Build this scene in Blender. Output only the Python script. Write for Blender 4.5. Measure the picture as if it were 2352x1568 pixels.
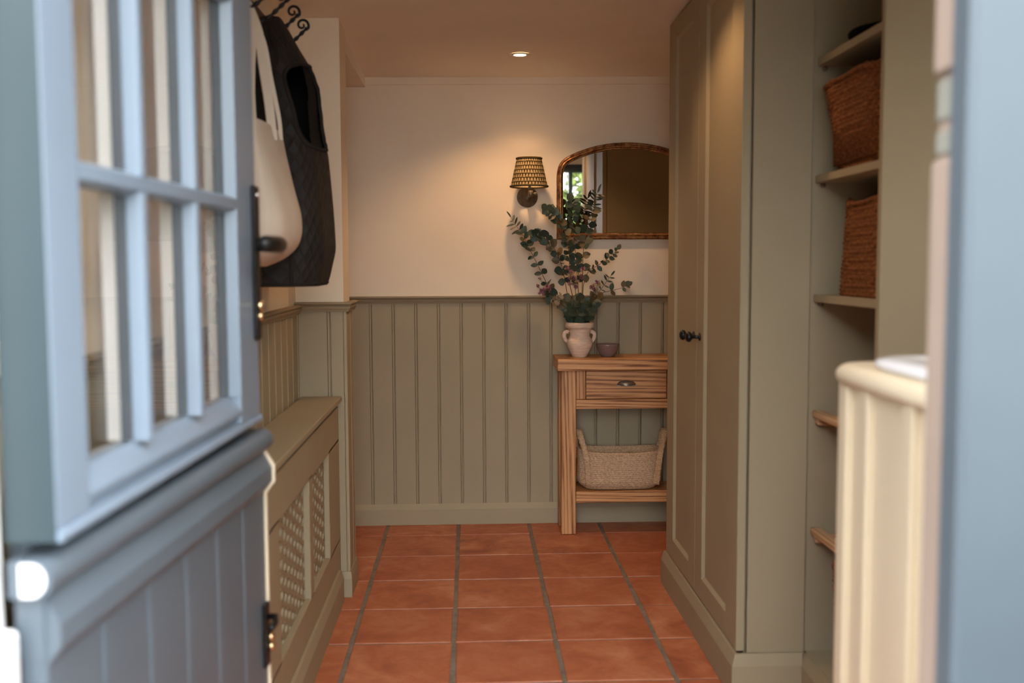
import bpy, bmesh, math, random
from mathutils import Vector, Matrix
from mathutils.bvhtree import BVHTree

for o in list(bpy.data.objects):
    bpy.data.objects.remove(o, do_unlink=True)
scn = bpy.context.scene
COL = scn.collection

# ------------------------------------------------------------------ camera
FPX, IW, IH, CAMZ = 2352.0, 2352, 1568, 1.15
YAW, PITCH, ROLL = 0.0416268, 0.0761341, 0.0042
fw = Vector((math.sin(YAW)*math.cos(PITCH), math.cos(YAW)*math.cos(PITCH), -math.sin(PITCH)))
r0 = Vector((math.cos(YAW), -math.sin(YAW), 0))
u0 = r0.cross(fw)
rt = r0*math.cos(ROLL) - u0*math.sin(ROLL)
up = r0*math.sin(ROLL) + u0*math.cos(ROLL)
CAM = Vector((0, 0, CAMZ))
cam = bpy.data.cameras.new('camera')
cam.lens = 36.0; cam.sensor_width = 36.0
cam.clip_start = 0.05; cam.clip_end = 200
cam.dof.use_dof = True; cam.dof.focus_distance = 4.3; cam.dof.aperture_fstop = 2.6
camo = bpy.data.objects.new('camera', cam); COL.objects.link(camo)
m = Matrix((rt, up, -fw)).transposed().to_4x4(); m.translation = CAM
camo.matrix_world = m
scn.camera = camo

# ------------------------------------------------------------------ sky, sun, exposure
wd = bpy.data.worlds.new('overcast_sky'); scn.world = wd; wd.use_nodes = True
bg = wd.node_tree.nodes['Background']
bg.inputs[0].default_value = (0.93, 0.965, 1.0, 1); bg.inputs[1].default_value = 8.6
sun = bpy.data.lights.new('sun', 'SUN'); sun.energy = 3.0; sun.angle = 0.02; sun.color = (1, .93, .82)
suno = bpy.data.objects.new('sun', sun); COL.objects.link(suno)
suno.rotation_euler = (math.radians(-38), 0, math.radians(-15))
suno.location = (0, 6, 8)
scn.view_settings.view_transform = 'Standard'; scn.view_settings.look = 'None'
scn.view_settings.gamma = 1.0; scn.view_settings.use_curve_mapping = False
scn.view_settings.exposure = 0.30
scn.cycles.max_bounces = 12; scn.cycles.diffuse_bounces = 6; scn.cycles.glossy_bounces = 5
scn.cycles.transmission_bounces = 6; scn.cycles.transparent_max_bounces = 16
scn.cycles.caustics_reflective = False; scn.cycles.caustics_refractive = False
WARM = (1.0, 0.60, 0.31)

# ------------------------------------------------------------------ helpers
def ray(px, py): return rt*((px-IW/2)/FPX) - up*((py-IH/2)/FPX) + fw
def onX(px, py, X): d = ray(px, py); return CAM + d*(X/d.x)
def onY(px, py, Y): d = ray(px, py); return CAM + d*(Y/d.y)
def onZ(px, py, Z): d = ray(px, py); return CAM + d*((Z-CAMZ)/d.z)
def proj(p):
    d = Vector(p)-CAM; z = d.dot(fw)
    return IW/2+FPX*d.dot(rt)/z, IH/2-FPX*d.dot(up)/z

def wloc(o):
    v = Vector((0, 0, 0))
    while o: v = v + o.location; o = o.parent
    return v

class MB:
    """collects geometry in world coordinates and links it as ONE mesh object"""
    def __init__(s): s.v = []; s.f = []; s.sm = []
    def add(s, vs, fs, smooth=False):
        b = len(s.v); s.v += [Vector(v) for v in vs]
        s.f += [tuple(i+b for i in f) for f in fs]; s.sm += [smooth]*len(fs); return s
    def bm(s, bm, smooth=False):
        bm.verts.index_update()
        s.add([v.co.copy() for v in bm.verts], [[v.index for v in f.verts] for f in bm.faces], smooth); bm.free(); return s
    def box(s, x0, x1, y0, y1, z0, z1, bev=0.0, seg=1, mat=None):
        bm = bmesh.new(); bmesh.ops.create_cube(bm, size=1)
        for v in bm.verts:
            v.co = Vector((x0 if v.co.x < 0 else x1, y0 if v.co.y < 0 else y1, z0 if v.co.z < 0 else z1))
        if bev > 0: bmesh.ops.bevel(bm, geom=bm.edges[:], offset=bev, segments=seg, profile=.5, affect='EDGES')
        if mat:
            for v in bm.verts: v.co = mat(v.co)
        return s.bm(bm)
    def extrude(s, prof, fn, a, b, cap=True):
        """prof: list of (p,q); fn(p,q,t)->point; extrude t from a to b"""
        n = len(prof)
        vs = [fn(p, q, a) for p, q in prof] + [fn(p, q, b) for p, q in prof]
        fs = [(i, (i+1) % n, n+(i+1) % n, n+i) for i in range(n)]
        if cap: fs += [tuple(range(n))[::-1], tuple(range(n, 2*n))]
        return s.add(vs, fs)
    def loft(s, rings, closed=True, cap0=True, cap1=True, smooth=True):
        n = len(rings[0]); vs = [p for r in rings for p in r]; fs = []
        for k in range(len(rings)-1):
            for i in range(n if closed else n-1):
                j = (i+1) % n
                fs.append((k*n+i, k*n+j, (k+1)*n+j, (k+1)*n+i))
        if cap0: fs.append(tuple(range(n))[::-1])
        if cap1: fs.append(tuple(range((len(rings)-1)*n, len(rings)*n)))
        return s.add(vs, fs, smooth)
    def lathe(s, prof, c, n=32, axis='z', cap=True, rfn=None):
        rings = []
        for r, h in prof:
            ring = []
            for i in range(n):
                a = 2*math.pi*i/n; rr = r*(rfn(a, h) if rfn else 1)
                x, y = rr*math.cos(a), rr*math.sin(a)
                p = {'z': (x, y, h), 'y': (x, h, -y), 'x': (h, x, y)}[axis]
                ring.append(Vector(c)+Vector(p))
            rings.append(ring)
        return s.loft(rings, True, cap, cap)
    def tube(s, pts, r, n=8, cap=True):
        pts = [Vector(p) for p in pts]; rings = []; prev = None
        for i, p in enumerate(pts):
            t = (pts[min(i+1, len(pts)-1)]-pts[max(i-1, 0)]).normalized()
            if prev is None:
                a = Vector((0, 0, 1)) if abs(t.z) < .9 else Vector((1, 0, 0))
                u = t.cross(a).normalized()
            else:
                u = (prev - t*prev.dot(t)).normalized()
            prev = u; w = t.cross(u)
            rr = r[i] if isinstance(r, (list, tuple)) else r
            rings.append([p+u*(rr*math.cos(2*math.pi*k/n))+w*(rr*math.sin(2*math.pi*k/n)) for k in range(n)])
        return s.loft(rings, True, cap, cap)
    def build(s, name, mat, parent=None, fix=True):
        me = bpy.data.meshes.new(name); off = wloc(parent) if parent else Vector((0, 0, 0))
        me.from_pydata([v-off for v in s.v], [], s.f)
        me.polygons.foreach_set('use_smooth', s.sm)
        if fix:
            bm = bmesh.new(); bm.from_mesh(me); bmesh.ops.recalc_face_normals(bm, faces=bm.faces[:]); bm.to_mesh(me); bm.free()
        me.materials.append(mat); me.update()
        o = bpy.data.objects.new(name, me); COL.objects.link(o)
        if parent: o.parent = parent
        return o

def tag(o, label=None, cat=None, group=None, kind=None):
    if label: o['label'] = label
    if cat: o['category'] = cat
    if group: o['group'] = group
    if kind: o['kind'] = kind
    return o
def thing(name, loc, label, cat=None, group=None, kind=None):
    o = bpy.data.objects.new(name, None); o.location = loc; o.empty_display_size = .05
    COL.objects.link(o); return tag(o, label, cat, group, kind)
def inst(src, parent, name=None):
    o = src.copy(); COL.objects.link(o); o.parent = parent
    if name: o.name = name
    return o
def catmull(pts, n=6):
    pts = [Vector(p) for p in pts]; out = []
    for i in range(len(pts)-1):
        p0 = pts[max(i-1, 0)]; p1 = pts[i]; p2 = pts[i+1]; p3 = pts[min(i+2, len(pts)-1)]
        for k in range(n):
            t = k/n
            out.append(.5*((2*p1)+(p2-p0)*t+(2*p0-5*p1+4*p2-p3)*t*t+(3*p1-p0-3*p2+p3)*t**3))
    return out+[pts[-1]]

# ------------------------------------------------------------------ materials
class NT:
    def __init__(s, name):
        s.m = bpy.data.materials.new(name); s.m.use_nodes = True
        s.t = s.m.node_tree; s.p = s.t.nodes['Principled BSDF']; s.out = s.t.nodes['Material Output']
    def n(s, typ, **kw):
        nd = s.t.nodes.new(typ)
        for k, v in kw.items():
            if k.startswith('i_'): nd.inputs[k[2:].replace('_', ' ')].default_value = v
            else: setattr(nd, k, v)
        return nd
    def l(s, a, b): s.t.links.new(a, b)
    def coord(s, scale=(1, 1, 1), kind='Object', rot=(0, 0, 0)):
        tc = s.n('ShaderNodeTexCoord'); mp = s.n('ShaderNodeMapping')
        mp.inputs['Scale'].default_value = scale; mp.inputs['Rotation'].default_value = rot
        s.l(tc.outputs[kind], mp.inputs['Vector']); return mp.outputs['Vector']
    def noise(s, vec, scale, detail=4, rough=.55, dist=0):
        nd = s.n('ShaderNodeTexNoise'); nd.inputs['Scale'].default_value = scale; nd.inputs['Detail'].default_value = detail
        nd.inputs['Roughness'].default_value = rough; nd.inputs['Distortion'].default_value = dist
        if vec: s.l(vec, nd.inputs['Vector'])
        return nd.outputs['Fac']
    def ramp(s, fac, stops):
        nd = s.n('ShaderNodeValToRGB'); el = nd.color_ramp.elements
        while len(el) < len(stops): el.new(.5)
        for e, (p, c) in zip(el, stops): e.position = p; e.color = (*c, 1)
        s.l(fac, nd.inputs['Fac']); return nd.outputs['Color']
    def mix(s, fac, a, b, mode='MIX'):
        nd = s.n('ShaderNodeMix', data_type='RGBA', blend_type=mode)
        for sock, v in ((nd.inputs[0], fac), (nd.inputs[6], a), (nd.inputs[7], b)):
            if hasattr(v, 'links'): s.l(v, sock)
            elif isinstance(v, (int, float)): sock.default_value = v
            else: sock.default_value = (*v, 1)
        return nd.outputs[2]
    def math(s, op, a, b=0.0):
        nd = s.n('ShaderNodeMath', operation=op)
        for sock, v in zip(nd.inputs, (a, b)):
            if hasattr(v, 'links'): s.l(v, sock)
            else: sock.default_value = v
        return nd.outputs[0]
    def bump(s, h, strength=.2, dist=.002):
        nd = s.n('ShaderNodeBump'); nd.inputs['Strength'].default_value = strength; nd.inputs['Distance'].default_value = dist
        s.l(h, nd.inputs['Height']); s.l(nd.outputs['Normal'], s.p.inputs['Normal'])
    def base(s, c):
        if hasattr(c, 'links'): s.l(c, s.p.inputs['Base Color'])
        else: s.p.inputs['Base Color'].default_value = (*c, 1)
    def set(s, rough=None, metal=None, spec=None, **kw):
        if rough is not None:
            if hasattr(rough, 'links'): s.l(rough, s.p.inputs['Roughness'])
            else: s.p.inputs['Roughness'].default_value = rough
        if metal is not None: s.p.inputs['Metallic'].default_value = metal
        if spec is not None: s.p.inputs['Specular IOR Level'].default_value = spec
        for k, v in kw.items(): s.p.inputs[k.replace('_', ' ')].default_value = v

def paint(name, c, rough=.4, var=.06, bump=.05, spec=.5):
    t = NT(name); v = t.coord()
    n1 = t.noise(v, 3.0, 5)
    lo = tuple(x*(1-var) for x in c); hi = tuple(min(1, x*(1+var)) for x in c)
    t.base(t.ramp(n1, [(.3, lo), (.7, hi)])); t.set(rough=rough, spec=spec)
    t.bump(t.noise(v, 180, 3), bump, .001); return t.m
def metal(name, c, rough=.35, metallic=1.0, var=.25):
    t = NT(name); v = t.coord(); n1 = t.noise(v, 60, 4)
    t.base(t.ramp(n1, [(.35, tuple(x*(1-var) for x in c)), (.7, tuple(min(1, x*(1+var)) for x in c))]))
    t.set(rough=rough, metal=metallic); return t.m
def wood(name, cs, axis, rough=.5, scale=1.0):
    t = NT(name); st = [34*scale]*3; st[axis] = 1.1*scale
    v = t.coord(tuple(st))
    oi = t.n('ShaderNodeObjectInfo'); ad = t.n('ShaderNodeVectorMath', operation='ADD')
    cmb = t.n('ShaderNodeCombineXYZ')
    for k in range(3): t.l(t.math('MULTIPLY', oi.outputs['Random'], 37.0+k*11), cmb.inputs[k])
    t.l(v, ad.inputs[0]); t.l(cmb.outputs[0], ad.inputs[1]); vv = ad.outputs[0]
    wv = t.n('ShaderNodeTexWave', wave_type='BANDS', bands_direction='DIAGONAL')
    wv.inputs['Scale'].default_value = 1.0; wv.inputs['Distortion'].default_value = 9.0
    wv.inputs['Detail'].default_value = 3; wv.inputs['Detail Scale'].default_value = .7
    t.l(vv, wv.inputs['Vector'])
    fine = t.noise(vv, 3.5, 6, .7); big = t.noise(vv, .22, 3)
    f = t.math('ADD', t.math('MULTIPLY', wv.outputs['Fac'], .28), t.math('MULTIPLY', fine, .72))
    c = t.ramp(f, [(.31, cs[0]), (.46, cs[1]), (.68, cs[2])])
    c = t.mix(t.math('MULTIPLY', big, .55), c, cs[0])
    t.base(c); t.set(rough=rough, spec=.35); t.bump(f, .35, .0012); return t.m

M = {}
M['cream'] = paint('cream wall paint', (.82, .70, .53), .8, .03, .12, .2)
M['ceiling'] = paint('warm white ceiling paint', (.87, .79, .69), .85, .03, .12, .2)
M['olive'] = paint('olive eggshell paint', (.345, .288, .188), .62, .04, .05, .22)
M['olive_trim'] = paint('olive trim paint', (.30, .24, .145), .55, .04, .05, .25)
M['blue'] = paint('grey blue door paint', (.20, .255, .32), .33, .06, .08)
M['teal'] = paint('shaded teal grey edge paint', (.032, .052, .060), .45, .06, .08)  # teal tone of the edge, darkened further to hold down the daylight on it
M['shaded_frame_blue'] = paint('shaded grey blue frame paint', (.075, .095, .112), .5, .08, .08)  # door blue darkened so the post looks less lit; shade is in the colour
M['shaded_blue'] = paint('door blue with lower leaf shade', (.10, .125, .15), .4, .08, .08)  # same door paint, with the shade on the lower leaf mixed into the colour
M['primer'] = paint('bare pinkish primed wood', (.30, .225, .18), .6, .1, .1)
M['zinc'] = paint('dull zinc', (.24, .235, .20), .5, .1, .05)
M['butter'] = paint('butter cream paint', (.68, .57, .405), .4, .04, .05)
M['inner_cream'] = paint('inner cream joinery paint', (.80, .77, .72), .45, .04, .05)
M['white'] = paint('white masonry paint', (.86, .84, .83), .7, .02, .2)
M['black'] = metal('blackened iron', (.018, .017, .017), .42, .6)
M['iron'] = metal('wrought iron', (.012, .012, .014), .38, .5)
M['spacer'] = paint('dark glazing spacer', (.06, .062, .062), .5, .05, .05)
M['chrome'] = metal('bright steel', (.7, .68, .65), .2)
M['brass'] = metal('polished brass', (.72, .52, .30), .25)
M['bronze'] = metal('aged bronze', (.25, .205, .155), .42, .75)
M['darkwood'] = wood('dark brown stained wood', ((.03, .018, .012), (.055, .034, .022), (.08, .05, .033)), 1, .6)
OAK = ((.20, .078, .028), (.62, .30, .115), (.80, .45, .20))
M['oak_x'] = wood('reclaimed oak along', OAK, 0, .45)
M['oak_z'] = wood('reclaimed oak upright', OAK, 2, .45)
M['oak_y'] = wood('reclaimed oak across', OAK, 1, .45)
PINE = ((.42, .24, .12), (.58, .36, .20), (.68, .46, .28))
M['pine_y'] = wood('pale pine', PINE, 1, .55); M['pine_x'] = wood('pale pine across', PINE, 0, .55)
M['basin'] = paint('white glazed ceramic', (.88, .88, .90), .12, .01, .0)
M['canvas'] = None

def mat_tile():
    t = NT('terracotta tile'); v = t.coord(); oi = t.n('ShaderNodeObjectInfo')
    ad = t.n('ShaderNodeVectorMath', operation='ADD'); cmb = t.n('ShaderNodeCombineXYZ')
    for k in range(3): t.l(t.math('MULTIPLY', oi.outputs['Random'], 23.0+k*7), cmb.inputs[k])
    t.l(v, ad.inputs[0]); t.l(cmb.outputs[0], ad.inputs[1]); vv = ad.outputs[0]
    a = t.noise(vv, 7, 6, .62, .6); b = t.noise(vv, 28, 5, .7); c = t.noise(vv, 110, 2, .6)
    col = t.ramp(a, [(.28, (.29, .075, .034)), (.5, (.47, .15, .065)), (.70, (.60, .26, .135))])
    col = t.mix(t.math('MULTIPLY', oi.outputs['Random'], .45), col, (.38, .10, .043))
    col = t.mix(t.ramp(b, [(.52, (0, 0, 0)), (.68, (.35, .35, .35))]), col, (.36, .15, .075))
    col = t.mix(t.ramp(c, [(.70, (0, 0, 0)), (.76, (.5, .5, .5))]), col, (.09, .035, .02))
    t.base(col); t.set(rough=t.ramp(b, [(.3, (.34,)*3), (.7, (.55,)*3)]), spec=.4)
    t.bump(t.math('ADD', a, t.math('MULTIPLY', b, .4)), .35, .003); return t.m
M['tile'] = mat_tile()
def mat_grout():
    t = NT('weathered grout'); v = t.coord(); a = t.noise(v, 12, 5, .7); b = t.noise(v, 90, 3, .7)
    t.base(t.mix(t.math('MULTIPLY', b, .6), t.ramp(a, [(.3, (.07, .05, .038)), (.7, (.26, .20, .15))]), (.36, .30, .24)))
    t.set(rough=.85, spec=.2); t.bump(b, .8, .004); return t.m
M['grout'] = mat_grout()
def mat_glass():
    t = NT('window glass'); tr = t.n('ShaderNodeBsdfTransparent'); gl = t.n('ShaderNodeBsdfGlossy')
    gl.inputs['Roughness'].default_value = .005
    fr = t.n('ShaderNodeFresnel'); fr.inputs['IOR'].default_value = 1.45
    gm = t.n('ShaderNodeNewGeometry')
    mx = t.n('ShaderNodeMixShader'); t.l(t.math('MULTIPLY', fr.outputs[0], t.math('SUBTRACT', 1.0, gm.outputs['Backfacing'])), mx.inputs[0]); t.l(tr.outputs[0], mx.inputs[1]); t.l(gl.outputs[0], mx.inputs[2])
    t.l(mx.outputs[0], t.out.inputs['Surface']); return t.m
M['glass'] = mat_glass()
def mat_mirror():
    t = NT('silvered mirror'); t.base((.80, .79, .76)); t.set(rough=.02, metal=1.0); return t.m
M['mirror'] = mat_mirror()
def mat_gilt():
    t = NT('antique gilt'); v = t.coord(); a = t.noise(v, 45, 6, .7); b = t.noise(v, 160, 3)
    t.base(t.ramp(a, [(.34, (.085, .022, .010)), (.5, (.27, .115, .042)), (.68, (.52, .28, .11))]))
    t.set(rough=.36, metal=.8); t.bump(b, .4, .001); return t.m
M['gilt'] = mat_gilt()
def mat_fabric(name, c1, c2, sc=300, rough=.95, bump=.3, bd=.0015):
    t = NT(name); v = t.coord(); a = t.noise(v, 6, 5); b = t.noise(v, sc, 2)
    t.base(t.ramp(a, [(.3, c1), (.7, c2)])); t.set(rough=rough, spec=.15); t.bump(b, bump, bd)
    return t.m
M['canvas'] = mat_fabric('natural cotton canvas', (.60, .52, .42), (.68, .60, .49))
M['felt'] = mat_fabric('black felt', (.006, .006, .007), (.010, .010, .011))
M['binding'] = mat_fabric('dark corduroy binding', (.017, .014, .012), (.024, .02, .017))
def mat_quilt():
    t = NT('dark quilted wax cotton'); tc = t.n('ShaderNodeTexCoord'); sp = t.n('ShaderNodeSeparateXYZ')
    t.l(tc.outputs['UV'], sp.inputs[0])
    u, w = sp.outputs[0], sp.outputs[1]
    hs = []
    for sg in (1, -1):
        e = t.math('ADD', u, t.math('MULTIPLY', w, sg))
        hs.append(t.math('POWER', t.math('ABSOLUTE', t.math('SINE', t.math('MULTIPLY', e, math.pi/.045))), .45))
    h = t.math('MULTIPLY', hs[0], hs[1]); n1 = t.noise(tc.outputs['Object'], 9, 5); n2 = t.noise(tc.outputs['Object'], 40, 4)
    t.base(t.ramp(n1, [(.3, (.007, .0064, .0056)), (.7, (.019, .0155, .0122))])); t.set(rough=.72, spec=.3)
    t.bump(t.math('ADD', h, t.math('MULTIPLY', n2, .6)), .7, .004); return t.m
M['quilt'] = mat_quilt()
def mat_lining():
    t = NT('black lining'); t.base((.010, .0095, .009)); t.set(rough=.9, spec=.15); return t.m
M['lining'] = mat_lining()
def mat_terracotta_vase():
    t = NT('chalky terracotta'); v = t.coord(); a = t.noise(v, 22, 6, .65, 1.0); st = t.coord((1, 1, 6)); b = t.noise(st, 18, 5, .7)
    c = t.ramp(b, [(.3, (.58, .41, .29)), (.55, (.74, .57, .43)), (.75, (.82, .67, .53))])
    c = t.mix(t.ramp(a, [(.66, (0, 0, 0)), (.74, (.8, .8, .8))]), c, (.36, .12, .055))
    t.base(c); t.set(rough=.9, spec=.2); t.bump(b, .4, .003); return t.m
M['vase'] = mat_terracotta_vase()
M['bowl'] = paint('mauve grey glaze', (.20, .135, .125), .25, .15, .05)
def mat_leaf(name, stops, rough=.5):
    t = NT(name); oi = t.n('ShaderNodeObjectInfo'); v = t.coord(); a = t.noise(v, 60, 3)
    f = t.math('ADD', t.math('MULTIPLY', oi.outputs['Random'], .85), t.math('MULTIPLY', a, .15))
    t.base(t.ramp(f, stops)); t.set(rough=rough, spec=.35); return t.m
M['leaf'] = mat_leaf('eucalyptus leaf', [(0, (.022, .040, .027)), (.35, (.040, .062, .042)), (.62, (.060, .078, .050)), (.85, (.11, .085, .04)), (1, (.13, .075, .035))])
M['twig'] = mat_leaf('reddish twig', [(0, (.16, .06, .03)), (1, (.10, .075, .035))])
M['greenstem'] = mat_leaf('green flower stem', [(0, (.06, .075, .025)), (1, (.09, .10, .04))])
M['mauve'] = mat_leaf('mauve petals', [(0, (.20, .075, .10)), (.6, (.28, .13, .14)), (1, (.36, .20, .16))], .8)
M['cream_petal'] = mat_leaf('cream petals', [(0, (.34, .24, .15)), (1, (.46, .33, .21))], .8)
def mat_weave(name, cs, sc):
    t = NT(name); v = t.coord((1, 1, 2.2)); a = t.noise(v, sc, 3, .6); b = t.noise(v, sc*.15, 3)
    c = t.ramp(a, [(.28, cs[0]), (.5, cs[1]), (.74, cs[2])]); t.base(t.mix(t.math('MULTIPLY', b, .45), c, cs[0]))
    t.set(rough=.75, spec=.25); t.bump(a, .5, .002); return t.m
M['seagrass'] = mat_weave('seagrass', ((.05, .014, .004), (.20, .062, .016), (.42, .17, .05)), 110)
M['jute'] = mat_weave('braided jute', ((.28, .17, .09), (.62, .43, .26), (.82, .63, .43)), 150)
def mat_shade():
    t = NT('pleated block print shade'); tc = t.n('ShaderNodeTexCoord'); sp = t.n('ShaderNodeSeparateXYZ'); t.l(tc.outputs['UV'], sp.inputs[0])
    u, w = sp.outputs[0], sp.outputs[1]
    row = t.math('MULTIPLY', t.math('SUBTRACT', 1.0, w), 7.0); fr = t.math('FRACT', row); ri = t.math('FLOOR', row)
    nz = t.math('SUBTRACT', t.noise(tc.outputs['Object'], 110, 3), .5)
    uu = t.math('ADD', t.math('ADD', t.math('MULTIPLY', u, 34.0), t.math('MULTIPLY', ri, .5)), t.math('MULTIPLY', nz, .5))
    fu = t.math('MULTIPLY', t.math('ABSOLUTE', t.math('SUBTRACT', t.math('FRACT', uu), .5)), 2.0)
    fv = t.math('MULTIPLY', t.math('ABSOLUTE', t.math('SUBTRACT', t.math('ADD', fr, t.math('MULTIPLY', nz, .3)), .5)), 2.0)
    wd_ = t.math('MULTIPLY', fu, t.math('ADD', .72, t.math('MULTIPLY', t.math('SUBTRACT', 1.0, fr), .75)))
    c = t.ramp(t.math('MAXIMUM', wd_, fv), [(.66, (.68, .52, .28)), (.80, (.085, .055, .017))])
    t.base(c); t.set(rough=.85, spec=.15)
    tl = t.n('ShaderNodeBsdfTranslucent'); t.l(c, tl.inputs[0]); mx = t.n('ShaderNodeMixShader'); mx.inputs[0].default_value = .5
    t.l(t.p.outputs[0], mx.inputs[1]); t.l(tl.outputs[0], mx.inputs[2]); t.l(mx.outputs[0], t.out.inputs['Surface']); return t.m
M['shade'] = mat_shade()
M['shade_trim'] = mat_fabric('olive shade braid', (.07, .048, .02), (.10, .07, .03))
M['shade_lining'] = mat_fabric('pale shade lining', (.62, .55, .46), (.68, .60, .5))
def mat_emit(name, c, s):
    t = NT(name); t.base((.8, .8, .8)); t.p.inputs['Emission Color'].default_value = (*c, 1); t.p.inputs['Emission Strength'].default_value = s; return t.m
M['lamp_glow'] = mat_emit('lit lamp lens', (1, .78, .52), 14.0)
M['bulb_glow'] = mat_emit('lit bulb', (1, .66, .36), 10.0)
M['foliage'] = mat_leaf('garden foliage', [(0, (.14, .22, .05)), (1, (.34, .40, .14))])
M['box_leaf'] = mat_leaf('box hedge leaf', [(0, (.02, .035, .012)), (1, (.05, .075, .025))])
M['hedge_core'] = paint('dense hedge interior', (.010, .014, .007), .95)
M['paving'] = paint('dark garden paving', (.10, .095, .085), .9, .15, .3)

# ------------------------------------------------------------------ room shell
DY = 4.483                       # back wall plane
def ceil_z(x, y): return 1.945+.007*(x+.4)/1.3+(DY-y)*.025
def S(name, mb, mat, label, parent=None):
    o = mb.build(name, mat, parent)
    if not parent: tag(o, label, None, None, 'structure')
    return o

floor = S('floor', MB().box(-1.55, 1.40, 1.0, 4.6, -.12, -.0035), M['grout'], 'terracotta tiled hallway floor with worn grey grout')
TP = .311
TX = [-.365+TP*k for k in range(-4, 6)]; TYY = [4.292-TP*k for k in range(-1, 11)]
random.seed(4)
tmesh = []
for i in range(5):
    mb = MB(); bm = bmesh.new(); bmesh.ops.create_cube(bm, size=1)
    hx, hy = TP/2-.0075, TP/2-.0052
    for v in bm.verts:
        v.co = Vector((math.copysign(hx, v.co.x)+random.uniform(-.0022, .0022), math.copysign(hy, v.co.y)+random.uniform(-.0018, .0018), -.012 if v.co.z < 0 else 0))
    es = [e for e in bm.edges if (e.verts[0].co.z > -.006 or e.verts[1].co.z > -.006)]
    bmesh.ops.bevel(bm, geom=es, offset=.0032, segments=2, profile=.6, affect='EDGES')
    me = bpy.data.meshes.new('tile'); bm.to_mesh(me); bm.free(); me.materials.append(M['tile'])
    tmesh.append(me)
for i in range(len(TX)-1):
    for j in range(len(TYY)-1):
        cx = (TX[i]+TX[i+1])/2; cy = (TYY[j]+TYY[j+1])/2
        if cx > 1.0 and cy > 2.4: continue
        o = bpy.data.objects.new('tile', random.choice(tmesh)); COL.objects.link(o); o.parent = floor
        y1 = min(TYY[j], DY)
        o.location = (cx, cy, random.uniform(-.0012, .0004))
        o.rotation_euler = (random.uniform(-.002, .002), random.uniform(-.002, .002), random.choice([0, math.pi]))
        if TYY[j] > DY:
            sc = (DY-TYY[j+1])/TP; o.scale = (1, sc, 1); o.location.y = TYY[j+1]+sc*TP/2

mb = MB()
xs, ys = (-1.6, 1.45), (.98, 4.7)
mb.add([(x, y, ceil_z(x, y)) for x in xs for y in ys]+[(x, y, 2.3) for x in xs for y in ys], [(0, 1, 3, 2), (4, 6, 7, 5), (0, 2, 6, 4), (1, 5, 7, 3), (0, 4, 5, 1), (2, 3, 7, 6)])
S('ceiling', mb, M['ceiling'], 'low warm white plaster ceiling of the hallway')

wall_back = S('wall_back', MB().box(-1.6, 1.45, DY, DY+.15, -.1, 2.2), M['cream'], 'cream plastered end wall above olive tongue and groove panelling')
wall_left = S('wall_left', MB().box(-.75, -.59, 1.12, 3.515, -.1, 2.2), M['cream'], 'cream side wall behind the coat hooks and radiator cover')
wall_right = S('wall_right', MB().box(1.30, 1.45, 1.0, 4.6, -.1, 2.2), M['cream'], 'cream side wall behind the tall cupboards')
S('wall_recess', MB().box(-1.6, -1.5, 3.4, 4.6, -.1, 2.2), M['cream'], 'cream wall closing the recess behind the stub wall')
stub = S('wall_stub', MB().box(-.75, -.428, 3.513, 3.685, 0, 2.1), M['cream'], 'narrow cream stub wall with olive panelled foot beside the coats')
S('wall_recess_front', MB().box(-1.6, -.75, 3.4, 3.515, -.1, 2.2), M['cream'], 'cream wall on the near side of the recess')
mb = MB(); b0 = 1.905
mb.box(-1.5, -.438, 3.685, DY, b0, 2.1)
S('beam', mb, M['ceiling'], 'boxed plaster beam over the opening behind the stub wall')
# strip along the top of the end wall
mb = MB(); x0, x1 = -.438, 1.30
mb.add([(x0, DY-.010, 1.914), (x1, DY-.010, 1.926), (x1, DY, 1.926), (x0, DY, 1.914), (x0, DY-.010, 1.99), (x1, DY-.010, 1.99), (x1, DY, 1.99), (x0, DY, 1.99)],
       [(0, 1, 2, 3), (0, 4, 5, 1), (1, 5, 6, 2), (0, 3, 7, 4), (3, 2, 6, 7), (4, 7, 6, 5)])
S('trim_1', mb, M['cream'], 'cream cover strip where end wall meets ceiling')

# tongue and groove boards: profile (across, depth) extruded upright
BT = .010
def board_prof(w):
    g = .0028
    return [(0.0004, 0), (.0004, BT*.55), (.0018, BT), (w-.0125, BT), (w-.0125+g*.5, BT-g*1.3), (w-.0125+g, BT-.0008), (w-.0085, BT+.0002), (w-.0045, BT-.0008), (w-.003, BT*.55), (w-.0004, BT*.3), (w-.0004, 0)]
def boards(parent, start, end, w, fn, z0, z1, mat='olive', first=None):
    x = start; k = 0
    while x < end-.012:
        ww = min((first if (first and k == 0) else w), end-x)
        pr = board_prof(ww) if ww > .03 else [(0, 0), (0, BT), (ww, BT), (ww, 0)]
        MB().extrude([(p+x, q) for p, q in pr], fn, z0, z1).build('board', M[mat], parent)
        x += ww; k += 1
boards(wall_back, -.523-.0985*9, 1.30, .0985, lambda p, q, t: Vector((p, DY-q, t)), .085, .992)
DADO = [(0, -.027), (.010, -.027), (.013, -.020), (.017, -.017), (.020, -.010), (.016, -.007), (.022, -.003), (.026, 0), (.026, .004), (.010, .006), (0, .006)]
def dado(name, fn, a, b, par=None, label=None):
    return S(name, MB().extrude(DADO, fn, a, b), M['olive_trim'], label, par)
dado('trim_2', lambda p, q, t: Vector((t, DY-.001-p, 1.003+q)), -1.4, 1.30, None, 'olive moulded dado rail along the end wall')
SK = lambda h, th: [(0, 0), (th, 0), (th, h*.74), (th*.45, h), (0, h)]
S('baseboard_back', MB().extrude(SK(.092, .020), lambda p, q, t: Vector((t, DY-BT*.2-p, q)), -1.4, 1.30), M['olive'], 'olive chamfered skirting board along the end wall')
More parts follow.
